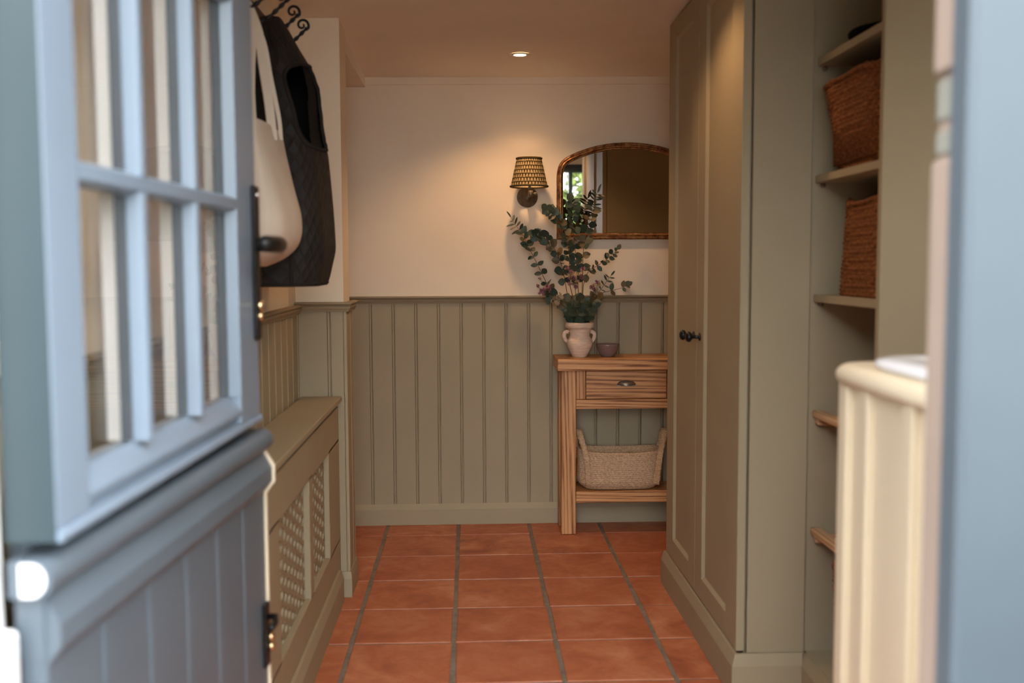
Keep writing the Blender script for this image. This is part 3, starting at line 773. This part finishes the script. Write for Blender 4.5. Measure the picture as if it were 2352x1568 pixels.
# ------------------------------------------------------------------ branches and flowers in the vase
def leaf_mesh(name, l, w, tipf, cup):
    mb = MB(); N = 6; vs = []; 
    for i in range(N+1):
        f = i/N; hw = w*math.sin(math.pi*min(1, f**tipf))**.7 if 0 < f < 1 else .0004
        for j in (-1, 0, 1):
            vs.append((f*l, j*hw, cup*(abs(j)*hw/w) - cup*.6*f*f))
    fs = []
    for i in range(N):
        for j in range(2):
            a = i*3+j; fs.append((a, a+1, a+4, a+3))
    me = bpy.data.meshes.new('leaf'); me.from_pydata(vs, [], fs); me.polygons.foreach_set('use_smooth', [True]*len(fs)); me.materials.append(M['leaf']); return me
LEAF = {'round': [leaf_mesh('leaf', .040, .0195, .85, .006), leaf_mesh('leaf', .040, .0215, .8, -.004)],
        'oval': [leaf_mesh('leaf', .040, .0125, .95, .004), leaf_mesh('leaf', .040, .0145, .9, -.003)],
        'narrow': [leaf_mesh('leaf', .040, .0052, 1.0, .002), leaf_mesh('leaf', .040, .0065, 1.1, -.002)]}
VM = Vector((VC[0], VC[1], VC[2]+.12))
def put_leaf(root, p, d, style, size, rnd):
    me = rnd.choice(LEAF[style]); o = bpy.data.objects.new('leaf', me); COL.objects.link(o); o.parent = root
    x = d.normalized(); ref = Vector((rnd.uniform(-.5, .5), -1, rnd.uniform(-.2, .9))).normalized()
    z = (ref-x*ref.dot(x)).normalized(); y = z.cross(x)
    mt = Matrix((x, y, z)).transposed().to_4x4() @ Matrix.Scale(size/.040, 4)
    mt.translation = p-wloc(root); o.matrix_basis = mt
def branch(pts, label, segs, y_off=0, r0=.0022, seed=1, name='eucalyptus_branch', mat='twig', spread=.9, depth=0.0):
    """pts: pixels of the branch, lowest first; segs: (from, to, style, size, count of pairs) in fraction of length"""
    rnd = random.Random(seed); N = len(pts)
    P = [Vector((VC[0]+rnd.uniform(-.012, .012), VC[1]+rnd.uniform(-.015, .01), VC[2]+.02))]
    for i, (x, y) in enumerate(pts): P.append(onY(x, y, VC[1]+y_off*(i/(N-1))**1.2))
    P = catmull(P, 7); root = thing(name, P[0], label, 'branch', 'eucalyptus branches in the vase')
    L = len(P); MB().tube(P, [r0*(1-.7*i/(L-1)) for i in range(L)], 6).build('stem', M[mat], root)
    for a, b, style, size, cnt in segs:
        for k in range(cnt):
            f = a+(b-a)*(k+.5)/cnt+rnd.uniform(-.008, .008); i = min(L-2, max(1, int(f*(L-1))))
            p = P[i]; t = (P[i+1]-P[i-1]).normalized()
            az = rnd.uniform(0, math.pi) if k % 2 else rnd.uniform(-.7, .7)
            u = t.cross(Vector((0, 1, 0))).normalized(); w = t.cross(u)
            for sg in (1, -1):
                side = (u*math.cos(az)+w*math.sin(az)*.8)*sg
                d = side*spread+t*rnd.uniform(.15, .6)+Vector((0, -.15, -.12))
                put_leaf(root, p, d, style, size*rnd.uniform(.8, 1.15), rnd)
    t = (P[-1]-P[-3]).normalized()
    put_leaf(root, P[-1], t+Vector((rnd.uniform(-.3, .3), 0, rnd.uniform(0, .3))), segs[-1][2], segs[-1][3], rnd)
    return root
branch([(1318, 738), (1300, 705), (1277, 685), (1258, 655), (1240, 618), (1223, 585), (1209, 556), (1197, 533), (1183, 515), (1174, 500)],
       'long eucalyptus branch leaning furthest left, thin leaves at its tip', [(.34, .72, 'oval', .036, 7), (.66, .83, 'oval', .036, 3), (.82, .97, 'narrow', .034, 4)], -.03, seed=11, spread=.7)
branch([(1322, 738), (1306, 690), (1297, 640), (1289, 606), (1277, 578), (1262, 556), (1245, 542), (1228, 538)],
       'arching eucalyptus branch with crowded round leaves, drooping left', [(.35, .99, 'round', .034, 15)], -.07, seed=12)
branch([(1328, 738), (1318, 690), (1306, 640), (1308, 600), (1304, 562), (1296, 530), (1282, 505), (1266, 489), (1257, 480)],
       'bronze tinted eucalyptus branch reaching the lower corner of the mirror', [(.45, .99, 'round', .032, 13)], -.05, seed=13)
branch([(1331, 738), (1330, 690), (1326, 640), (1323, 590), (1318, 545), (1316, 505), (1318, 478), (1312, 462)],
       'upright eucalyptus branch with broad leaves in front of the mirror', [(.35, .98, 'round', .036, 13)], -.02, seed=24)
branch([(1334, 738), (1336, 690), (1338, 640), (1339, 590), (1344, 550), (1352, 515), (1361, 480), (1369, 452), (1373, 440)],
       'tallest eucalyptus branch with red stem and slim leaves', [(.30, .66, 'round', .036, 6), (.60, .80, 'oval', .038, 5), (.78, .98, 'narrow', .036, 6)], -.03, seed=15, spread=.85)
branch([(1335, 738), (1338, 690), (1341, 650), (1353, 622), (1372, 610), (1390, 598), (1405, 585), (1418, 573)],
       'eucalyptus sprig bending right with small oval leaves under the mirror', [(.48, .99, 'oval', .027, 8)], -.04, seed=16, spread=.75)
branch([(1338, 738), (1352, 705), (1368, 680), (1382, 662), (1394, 645), (1403, 633)],
       'short eucalyptus sprig at the right with wispy tip leaves', [(.25, .62, 'oval', .034, 4), (.62, .98, 'narrow', .028, 4)], -.05, seed=17)
branch([(1342, 738), (1356, 700), (1376, 676), (1400, 668), (1425, 662), (1440, 655)],
       'eucalyptus sprig stretching furthest right, few leaves', [(.2, .5, 'round', .036, 3), (.62, .80, 'oval', .032, 1), (.88, .97, 'oval', .028, 2)], -.03, seed=18)
branch([(1325, 738), (1318, 720), (1308, 706), (1298, 694), (1280, 684), (1262, 677)],
       'low eucalyptus sprig with large leaves over the vase rim at left', [(.15, .99, 'round', .044, 7)], -.08, seed=19)
branch([(1340, 738), (1348, 722), (1356, 706), (1362, 692)],
       'low eucalyptus sprig with large leaves over the vase rim at right', [(.15, .99, 'round', .040, 6)], -.06, seed=20)
branch([(1331, 738), (1327, 722), (1324, 706), (1330, 690)],
       'low eucalyptus sprig with large leaves rising from the middle of the vase', [(.1, .99, 'round', .042, 6)], -.07, seed=21)

def head_mesh(mat, n=16):
    mb = MB(); rnd = random.Random(5)
    for k in range(n):
        a = 2*math.pi*k/n; e = .35+.9*(k % 2); d = Vector((math.cos(a)*math.cos(e), math.sin(a)*math.cos(e), math.sin(e)))
        s = Vector((-math.sin(a), math.cos(a), 0))*.0016
        mb.add([d*.001-s, d*.001+s, d*.0085+s*1.3, d*.011, d*.0085-s*1.3], [(0, 1, 2, 3, 4)])
    bm = bmesh.new(); bmesh.ops.create_icosphere(bm, subdivisions=1, radius=.0042); mb.bm(bm, True)
    me = bpy.data.meshes.new('flower_head'); me.from_pydata(mb.v, [], mb.f); me.materials.append(mat); return me
HM = {'mauve': head_mesh(M['mauve']), 'cream_petal': head_mesh(M['cream_petal'])}
def flowers(pts, heads, label, y_off, kinds, seed):
    rnd = random.Random(seed); N = len(pts)
    P = [Vector((VC[0]+rnd.uniform(-.01, .01), VC[1]+rnd.uniform(-.01, .01), VC[2]+.02))]+[onY(x, y, VC[1]+y_off*(i/(N-1))) for i, (x, y) in enumerate(pts)]
    P = catmull(P, 6); root = thing('flower_stem', P[0], label, 'flower', 'small flowers among the eucalyptus')
    MB().tube(P, [.0019*(1-.4*i/len(P)) for i in range(len(P))], 6).build('stem', M['greenstem'], root)
    top = P[-1]; st = MB()
    for (x, y) in heads:
        h = onY(x, y, VC[1]+y_off+rnd.uniform(-.02, .015)); mid = (top+h)/2+Vector((0, 0, -.004)); st.tube([P[-4], mid, h], .0007, 5)
        o = bpy.data.objects.new('flower_head', HM[rnd.choice(kinds)]); COL.objects.link(o); o.parent = root
        o.location = h-P[0]; s = rnd.uniform(1.0, 1.5); o.scale = (s, s, s)
        o.rotation_euler = (rnd.uniform(.3, 1.5), rnd.uniform(-.6, .6), rnd.uniform(0, 6))
    st.build('flower_stalks', M['greenstem'], root)
flowers([(1322, 738), (1300, 705), (1275, 685), (1258, 672)], [(1234, 657), (1241, 640), (1242, 668), (1250, 665), (1257, 659), (1262, 668), (1246, 674), (1238, 673), (1256, 672), (1264, 661)], 'mauve flower cluster at the left edge of the bouquet', -.09, ['mauve'], 1)
flowers([(1331, 738), (1326, 700), (1322, 670), (1318, 645)], [(1302, 617), (1310, 625), (1316, 630), (1318, 640), (1327, 631), (1323, 646), (1312, 640), (1308, 652), (1330, 645), (1340, 619), (1325, 659), (1318, 651), (1307, 633), (1335, 636)], 'mauve and cream flower cluster in the middle of the bouquet', -.10, ['mauve', 'mauve', 'cream_petal'], 2)
flowers([(1338, 738), (1352, 700), (1362, 680), (1368, 665)], [(1360, 660), (1366, 664), (1373, 650), (1372, 668), (1378, 655), (1365, 656), (1366, 679), (1369, 674)], 'pale cream flower cluster right of the middle', -.08, ['cream_petal', 'cream_petal', 'mauve'], 3)
flowers([(1323, 738), (1305, 712), (1290, 698), (1280, 690)], [(1266, 693), (1272, 688), (1278, 684), (1284, 690), (1271, 697), (1291, 683), (1280, 696), (1288, 677)], 'faded cream blossom drooping low at the left', -.10, ['cream_petal'], 4)

# ------------------------------------------------------------------ arched mirror
mr = thing('arched_mirror', (.69, DY, 1.252), 'arched mirror in an aged gilt frame on the end wall', 'mirror')
MX0, MX1, MZ0 = .383, .997, 1.2525
def arch(off):
    pts = [(MX0+off, MZ0+off)]
    raw = [(0, .262), (.0015, .287), (.009, .318), (.024, .340), (.050, .3585), (.086, .3755), (.126, .390), (.170, .4025), (.225, .4125), (.270, .4165), (.307, .4175)]
    cx = (MX0+MX1)/2
    left = [Vector((MX0+a, MZ0+b, 0)) for a, b in raw]; full = left+[Vector((2*cx-p.x, p.y, 0)) for p in reversed(left[:-1])]
    full = catmull(full, 4)
    for i, p in enumerate(full):
        t = (full[min(i+1, len(full)-1)]-full[max(i-1, 0)]).normalized(); nn = Vector((t.y, -t.x, 0))
        q = p+nn*off; pts.append((q.x, q.y))
    pts.append((MX1-off, MZ0+off)); return pts
prof = [(0, .0), (0, .018), (.004, .026), (.008, .026), (.0095, .020), (.012, .024), (.017, .027), (.021, .022), (.0225, .016), (.025, .018), (.028, .014), (.028, .004)]
rings = [[Vector((x, DY-.001-d, z)) for x, z in arch(o)] for o, d in prof]
n = len(rings[0]); mb = MB(); mb.loft([[r[i] for r in rings] for i in range(n)]+[[r[0] for r in rings]], False, False, False, True)
mb.build('frame', M['gilt'], mr, fix=True)
pts = arch(.026); mb = MB(); mb.add([(x, DY-.0065, z) for x, z in pts], [tuple(range(len(pts)))]); mb.build('mirror_glass', M['mirror'], mr)

# ------------------------------------------------------------------ wall sconce
SC = (.256, 4.345)
sc = thing('wall_sconce', (SC[0], DY, 1.437), 'bronze wall light with a small pleated printed shade, lit', 'lamp')
MB().lathe([(.0, 0), (.0455, 0), (.0455, -.004), (.043, -.007), (.026, -.009), (.024, -.012), (.015, -.014), (.013, -.018), (.0, -.019)], (SC[0], DY-.0005, 1.437), 36, 'y', True).build('backplate', M['bronze'], sc)
MB().tube([(SC[0], DY-.015, 1.437), (SC[0]+.003, 4.42, 1.437), (SC[0]+.006, SC[1], 1.441)], .006, 12).build('arm', M['bronze'], sc)
MB().lathe([(.0, -.014), (.0095, -.012), (.011, 0), (.0095, .012), (.0, .014)], (SC[0]+.006, SC[1], 1.443), 16).build('joint', M['bronze'], sc)
MB().tube([(SC[0]+.006, SC[1], 1.443), (SC[0]+.020, SC[1], 1.442), (SC[0]+.024, SC[1], 1.442), (SC[0]+.034, SC[1], 1.442)], [.004, .004, .007, .006], 10).build('thumb_screw', M['bronze'], sc)
MB().tube([(SC[0]+.003, SC[1], 1.45), (SC[0]+.001, SC[1], 1.50)], .0058, 12).build('stem', M['bronze'], sc)
MB().tube([(SC[0], SC[1], 1.498), (SC[0], SC[1], 1.525)], .0105, 12).build('lamp_holder', M['bronze'], sc)
me = bpy.data.meshes.new('shade'); N = 120; vs = []; fs = []; R = 10
for k in range(R+1):
    f = k/R
    for i in range(N):
        a = 2*math.pi*i/N; r = (.0775*(1-f)+.0515*f)*(1+.010*math.sin(a*30))
        vs.append((r*math.cos(a), SC[1]-DY+r*math.sin(a), 1.472-1.437+f*.118))
for k in range(R):
    for i in range(N): fs.append((k*N+i, k*N+(i+1) % N, (k+1)*N+(i+1) % N, (k+1)*N+i))
me.from_pydata(vs, [], fs); uv = me.uv_layers.new()
for p in me.polygons:
    for li in p.loop_indices:
        vi = me.loops[li].vertex_index; k, i = divmod(vi, N)
        if i == 0 and (p.index % N) == N-1: i = N
        uv.data[li].uv = (i/N, k/R)
me.polygons.foreach_set('use_smooth', [True]*len(fs)); me.materials.append(M['shade'])
so = bpy.data.objects.new('shade', me); COL.objects.link(so); so.parent = sc
for z, r, rr_ in ((1.4725, .0785, .0042), (1.589, .0525, .0042)):
    MB().tube([(SC[0]+r*math.cos(2*math.pi*i/40), SC[1]+r*math.sin(2*math.pi*i/40), z) for i in range(41)], rr_, 8, False).build('shade_trim', M['shade_trim'], so)
MB().lathe([(.0755, .002), (.0495, .116)], (SC[0], SC[1], 1.472), 48, 'z', False).build('shade_lining', M['shade_lining'], so)
MB().lathe([(.0, .0), (.008, .004), (.014, .020), (.011, .032), (.0, .040)], (SC[0], SC[1], 1.525), 16).build('bulb', M['bulb_glow'], sc)
pl = bpy.data.lights.new('sconce_light', 'POINT'); pl.energy = .95; pl.color = WARM; pl.shadow_soft_size = .015
plo = bpy.data.objects.new('sconce_light', pl); COL.objects.link(plo); plo.location = (SC[0], SC[1], 1.552); plo.visible_camera = False

# ------------------------------------------------------------------ downlights
def downlight(x, y, label, power, vis=True):
    z = ceil_z(x, y)
    d = thing('downlight', (x, y, z), label, 'light', None)
    MB().lathe([(.024, -.002), (.030, -.004), (.042, -.004), (.043, -.001), (.040, .0)], (x, y, z), 36, 'z', False).build('bezel', M['ceiling'], d)
    MB().lathe([(.0, -.0015), (.0265, -.0015), (.0265, -.0008)], (x, y, z), 28, 'z', False).build('lens', M['lamp_glow'], d)
    sl = bpy.data.lights.new('downlight_beam', 'SPOT'); sl.energy = power; sl.color = WARM; sl.spot_size = math.radians(128); sl.spot_blend = .55; sl.shadow_soft_size = .022
    so = bpy.data.objects.new('downlight_beam', sl); COL.objects.link(so); so.location = (x, y, z-.008); so.visible_camera = False
downlight(.204, 4.05, 'round recessed downlight glowing in the ceiling', 17)
downlight(.42, 2.75, 'added unseen downlight in the ceiling midway along the hall', 11)  # unseen lamp, added to fill the middle of the hall
downlight(.42, 1.65, 'added unseen downlight in the ceiling just inside the stable door', 4)  # unseen lamp, added as fill near the entrance

# ------------------------------------------------------------------ coat hooks, tote bag, gilet
cr = thing('coat_rail', (-.585, 2.7, 1.80), 'dark wooden coat rail with black wrought iron scroll hooks', 'coat rail')
MB().box(-.589, -.566, 2.25, 3.15, 1.755, 1.848, .003).build('rail_board', M['darkwood'], cr)
for yh in (2.50, 2.64, 2.797, 2.95):
    J = [(-.566, 1.778), (-.548, 1.762), (-.534, 1.754), (-.520, 1.754), (-.502, 1.762), (-.483, 1.777), (-.467, 1.792), (-.452, 1.806)]
    c = Vector((-.4615, yh, 1.8175)); 
    sp_ = []
    for k in range(30):
        a = -.45+k*.26; r = .0185*(1-k/34)
        sp_.append((c.x+r*math.cos(a), c.z+r*math.sin(a)))
    path = catmull([Vector((x, yh, z)) for x, z in J+sp_[0:1]], 6)
    i0 = len(path)
    path += [Vector((x, yh, z)) for x, z in sp_[1:]]
    rad = []
    for i, p in enumerate(path):
        if i < 8 or i >= i0-2: rad.append(.0042 if i < i0 else .0040-.0016*(i-i0)/30)
        else: rad.append(.0047+.0013*math.sin(i*1.05))
    MB().tube(path, rad, 10).build('hook', M['iron'], cr)

bag = thing('tote_bag', (-.50, 2.52, 1.79), 'natural canvas tote bag hanging from the coat rail', 'bag')
def solve_ring(y, rpx, a, b, cy, shape, yref):
    z = onY(600, y, yref).z; lo, hi = -1.2, .2
    for _ in range(40):
        cx = (lo+hi)/2; mx = max(proj(p)[0] for p in shape(cx, cy, z, a, b))
        if mx < rpx: lo = cx
        else: hi = cx
    return shape(cx, cy, z, a, b)
def ell(e, n, wob=0, seed=0):
    def f(cx, cy, z, a, b):
        out = []
        for i in range(n):
            t = 2*math.pi*i/n; c, s = math.cos(t), math.sin(t)
            k = 1+wob*(math.sin(5*t+seed+z*9)*.6+math.sin(9*t+2*seed+z*4)*.4)
            out.append(Vector((cx+a*k*math.copysign(abs(c)**e, c), cy+b*k*math.copysign(abs(s)**e, s), z)))
        return out
    return f
def interp(tab, n):
    ys = [t[0] for t in tab]; out = []
    for k in range(n+1):
        y = ys[0]+(ys[-1]-ys[0])*k/n
        for i in range(len(tab)-1):
            if tab[i][0] <= y <= tab[i+1][0]+1e-6:
                f = (y-tab[i][0])/(tab[i+1][0]-tab[i][0]); 
                out.append(tuple(p+(q-p)*f for p, q in zip(tab[i], tab[i+1]))); break
    return out
def smooth_tab(tab, it=3):
    t = [list(x) for x in tab]
    for _ in range(it):
        t = [t[0]]+[[t[i][0]]+[(t[i-1][j]+2*t[i][j]+t[i+1][j])/4 for j in range(1, len(t[i]))] for i in range(1, len(t)-1)]+[t[-1]]
    return t
BT_ = [(293, 649, .016, .165), (340, 657, .028, .175), (420, 675, .045, .18), (490, 693, .058, .18), (530, 695, .060, .178), (560, 688, .056, .165), (585, 668, .045, .14), (603, 640, .030, .10), (612, 612, .012, .05)]
shp = ell(.75, 48, .03, 1.3); rings = []
for row in smooth_tab(interp(BT_, 40), 2): rings.append(solve_ring(row[0], row[1], row[2], row[3], 2.50, shp, 2.5))
MB().loft(rings, True, False, True).build('body', M['canvas'], bag)
tops = rings[0]
MB().loft([tops, [Vector((p.x*.985-.0075, 2.5+(p.y-2.5)*.97, p.z-.002)) for p in tops], [Vector((p.x*.985-.0075, 2.5+(p.y-2.5)*.95, p.z-.10)) for p in tops]], True, False, True).build('inside', M['canvas'], bag)
def strap(pts, w, name='strap'):
    P = catmull(pts, 8); L_ = []
    for i, p in enumerate(P):
        t = (P[min(i+1, len(P)-1)]-P[max(i-1, 0)]).normalized(); side = Vector((.75, .65, 0)); side = (side-t*side.dot(t)).normalized(); nn = t.cross(side)
        L_.append([p+side*w+nn*.0012, p-side*w+nn*.0012, p-side*w-nn*.0012, p+side*w-nn*.0012])
    MB().loft(L_, True, True, True, False).build(name, M['canvas'], bag)
hk = Vector((-.521, 2.50, 1.768))
strap([onY(627, 322, 2.46), onY(618, 240, 2.47), onY(604, 150, 2.49), onY(593, 70, 2.50), hk, onY(578, 70, 2.47), onY(574, 180, 2.43), onY(575, 318, 2.40)], .0118)
strap([onY(645, 322, 2.56), onY(640, 270, 2.56), onY(622, 180, 2.54), onY(604, 90, 2.52), hk+Vector((-.004, .012, .001)), onY(580, 120, 2.52), onY(581, 220, 2.54), onY(587, 310, 2.56)], .0055)

gl = thing('quilted_gilet', (-.47, 2.8, 1.77), 'dark quilted sleeveless gilet hanging behind the tote bag', 'gilet')
GT_ = [(46, 652, 0.026, .05), (56, 660, 0.041, .08), (80, 676, 0.053, .11), (105, 690, 0.062, .135), (150, 716, 0.076, .155), (200, 732, 0.084, .165), (260, 738, 0.090, .17), (320, 746, 0.095, .175), (350, 754, 0.097, .175), (420, 761, 0.101, .18), (500, 768, 0.103, .185), (575, 772, 0.105, .19), (610, 764, 0.103, .185), (640, 758, 0.101, .18), (656, 752, 0.099, .178)]
NG = 96; shp = ell(.62, NG, .035, .4); rings = []
for row in smooth_tab(interp(GT_, 90), 3): rings.append(solve_ring(row[0], row[1], row[2], row[3], 2.82, shp, 2.82))
poly = [(664, 153), (690, 147), (712, 154), (728, 180), (737, 230), (738, 280), (744, 318), (752, 345), (726, 341), (702, 326), (684, 296), (673, 250), (659, 205), (653, 172)]
def inpoly(x, y):
    r = False; j = len(poly)-1
    for i in range(len(poly)):
        xi, yi = poly[i]; xj, yj = poly[j]
        if (yi > y) != (yj > y) and x < (xj-xi)*(y-yi)/(yj-yi)+xi: r = not r
        j = i
    return r
V = [p for r in rings for p in r]; F = []; 
for k in range(len(rings)-1):
    for i in range(NG):
        j = (i+1) % NG; F.append((k*NG+i, k*NG+j, (k+1)*NG+j, (k+1)*NG+i))
full = BVHTree.FromPolygons(V, F)
def hit(x, y):
    d = ray(x, y).normalized(); h = full.ray_cast(CAM, d); return h[0] if h[0] else None
keep = []
for f in F:
    c = sum((V[i] for i in f), Vector())/4; nn = (V[f[1]]-V[f[0]]).cross(V[f[3]]-V[f[0]])
    h = full.ray_cast(CAM, (c-CAM).normalized())
    front = h[0] is not None and (h[0]-c).length < .05
    if front and inpoly(*proj(c)): continue
    keep.append(f)
mb = MB(); mb.add(V, keep, True)
mb.f.append(tuple(range(NG))); mb.sm.append(True)
body = mb.build('body', M['quilt'], gl, fix=False)
uvl = body.data.uv_layers.new(); cum = [[0.0]*(NG+1) for _ in rings]
for p in body.data.polygons:
    for li in p.loop_indices:
        vi = body.data.loops[li].vertex_index; k, i = divmod(vi, NG)
        uvl.data[li].uv = (i*.0115, V[vi].z)
# lining just inside
lin = [[Vector((p.x-(p.x-sum(q.x for q in r)/NG)*.10, p.y-(p.y-sum(q.y for q in r)/NG)*.07, p.z)) for p in r] for r in rings[6:]]
VV = [p for r in lin for p in r]; FF = []
for k in range(len(lin)-1):
    for i in range(NG):
        j = (i+1) % NG; f = (k*NG+i, k*NG+j, (k+1)*NG+j, (k+1)*NG+i)
        c = sum((VV[q] for q in f), Vector())/4
        h = full.ray_cast(CAM, (c-CAM).normalized()); front = h[0] is not None and (h[0]-c).length < .03
        x, y = proj(c)
        if front and (inpoly(x, y) or inpoly(x+6, y) or inpoly(x-6, y) or inpoly(x, y+6) or inpoly(x, y-6)): continue
        FF.append(f)
MB().add(VV, FF, True).build('lining', M['lining'], gl, fix=False)
rim = []
pc = catmull([Vector((x, y, 0)) for x, y in poly+poly[:1]], 4); last = None
for q in pc:
    h = hit(q.x, q.y)
    if h is None:
        for dx in (2, 4, 7, 10, 14):
            h = hit(q.x-dx, q.y)
            if h is not None: break
    if h is not None: rim.append(h)
MB().tube(rim, .0052, 8, False).build('armhole_binding', M['binding'], gl)
hem = []
for x, y in [(602, 655), (630, 655), (672, 655), (700, 652), (730, 650), (752, 648)]:
    h = hit(x, y)
    if h is not None: hem.append(h)
if len(hem) > 2: MB().tube(catmull(hem, 5), .0045, 8).build('hem_binding', M['binding'], gl)
fe = []
for x, y in [(618, 70), (628, 92), (635, 118), (634, 145), (628, 175), (624, 210), (628, 260), (640, 330), (652, 420), (662, 520), (668, 600), (670, 652)]:
    h = hit(x, y)
    if h is not None: fe.append(h)
if len(fe) > 3: MB().tube(catmull(fe, 5), .005, 8).build('front_binding', M['binding'], gl)

# ------------------------------------------------------------------ outside
S('ground', MB().box(-12, 12, -14, 1.0, -.30, -.10), M['paving'], 'dark garden paving outside the door')
rnd = random.Random(9)
def shrub(cx, cy, h, r, label, n, seed):
    rnd = random.Random(seed); root = thing('garden_shrub', (cx, cy, -.1), label, 'shrub', 'sunlit shrubs outside')
    MB().tube([(cx, cy, -.1), (cx+.05, cy, h*.4), (cx, cy, h*.8)], [.05, .04, .02], 8).build('trunk', M['twig'], root)
    mb = MB()
    for _ in range(n):
        a = rnd.uniform(0, 6.283); u = rnd.uniform(-1, 1); q = rnd.random()**.4
        p = Vector((cx+r*q*math.cos(a)*math.sqrt(1-u*u), cy+r*q*math.sin(a)*math.sqrt(1-u*u), h*.58+h*.5*q*u))
        d = Vector((rnd.uniform(-1, 1), rnd.uniform(-1, 1), rnd.uniform(-1, 1))).normalized(); e = d.cross(Vector((.3, .2, 1))).normalized()
        s = rnd.uniform(.04, .08)
        mb.add([p-d*s, p+e*s*.5, p+d*s, p-e*s*.5], [(0, 1, 2, 3)])
    o = mb.build('foliage', M['foliage'], root, fix=False); o['kind'] = 'stuff'
def hedge(name, x0, x1, y0, y1, h, label, n):
    bh = thing(name, ((x0+x1)/2, (y0+y1)/2, -.1), label, 'hedge')
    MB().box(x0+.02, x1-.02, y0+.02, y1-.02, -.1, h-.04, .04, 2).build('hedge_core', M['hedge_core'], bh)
    mb = MB()
    for _ in range(n):
        x = rnd.uniform(x0, x1); y = rnd.uniform(y0, y1); z = rnd.uniform(-.1, h); q = rnd.random()
        if q < .25: z = rnd.uniform(h-.05, h+.01)
        elif q < .75: x = rnd.choice([rnd.uniform(x0-.01, x0+.04), rnd.uniform(x1-.04, x1+.01)])
        else: y = rnd.choice([rnd.uniform(y0-.01, y0+.04), rnd.uniform(y1-.04, y1+.01)])
        d = Vector((rnd.uniform(-1, 1), rnd.uniform(-1, 1), rnd.uniform(-1, 1))).normalized(); e = d.cross(Vector((.3, .2, 1))).normalized(); p = Vector((x, y, z))
        mb.add([p-d*.022, p+e*.012, p+d*.022, p-e*.012], [(0, 1, 2, 3)])
    o = mb.build('foliage', M['box_leaf'], bh, fix=False); o['kind'] = 'stuff'
hedge('blocker_hedge_low', .70, .90, -2.2, .85, .86, 'unseen low hedge added right of the door to block sky light', 4200)  # added out of view to keep sky light off the lower leaf
hedge('blocker_hedge_tall', -2.1, -1.45, -4.6, -.2, 2.5, 'unseen tall hedge added left of the door to block sky light', 9000)  # added out of view to cut side light on the cupboard doors
shrub(1.24, -.30, 2.3, .42, 'bright leafy shrub close outside the window beside the door', 5200, 2)
shrub(3.4, -5.4, 3.2, 1.3, 'broad shrub standing far out in the garden', 2600, 3)
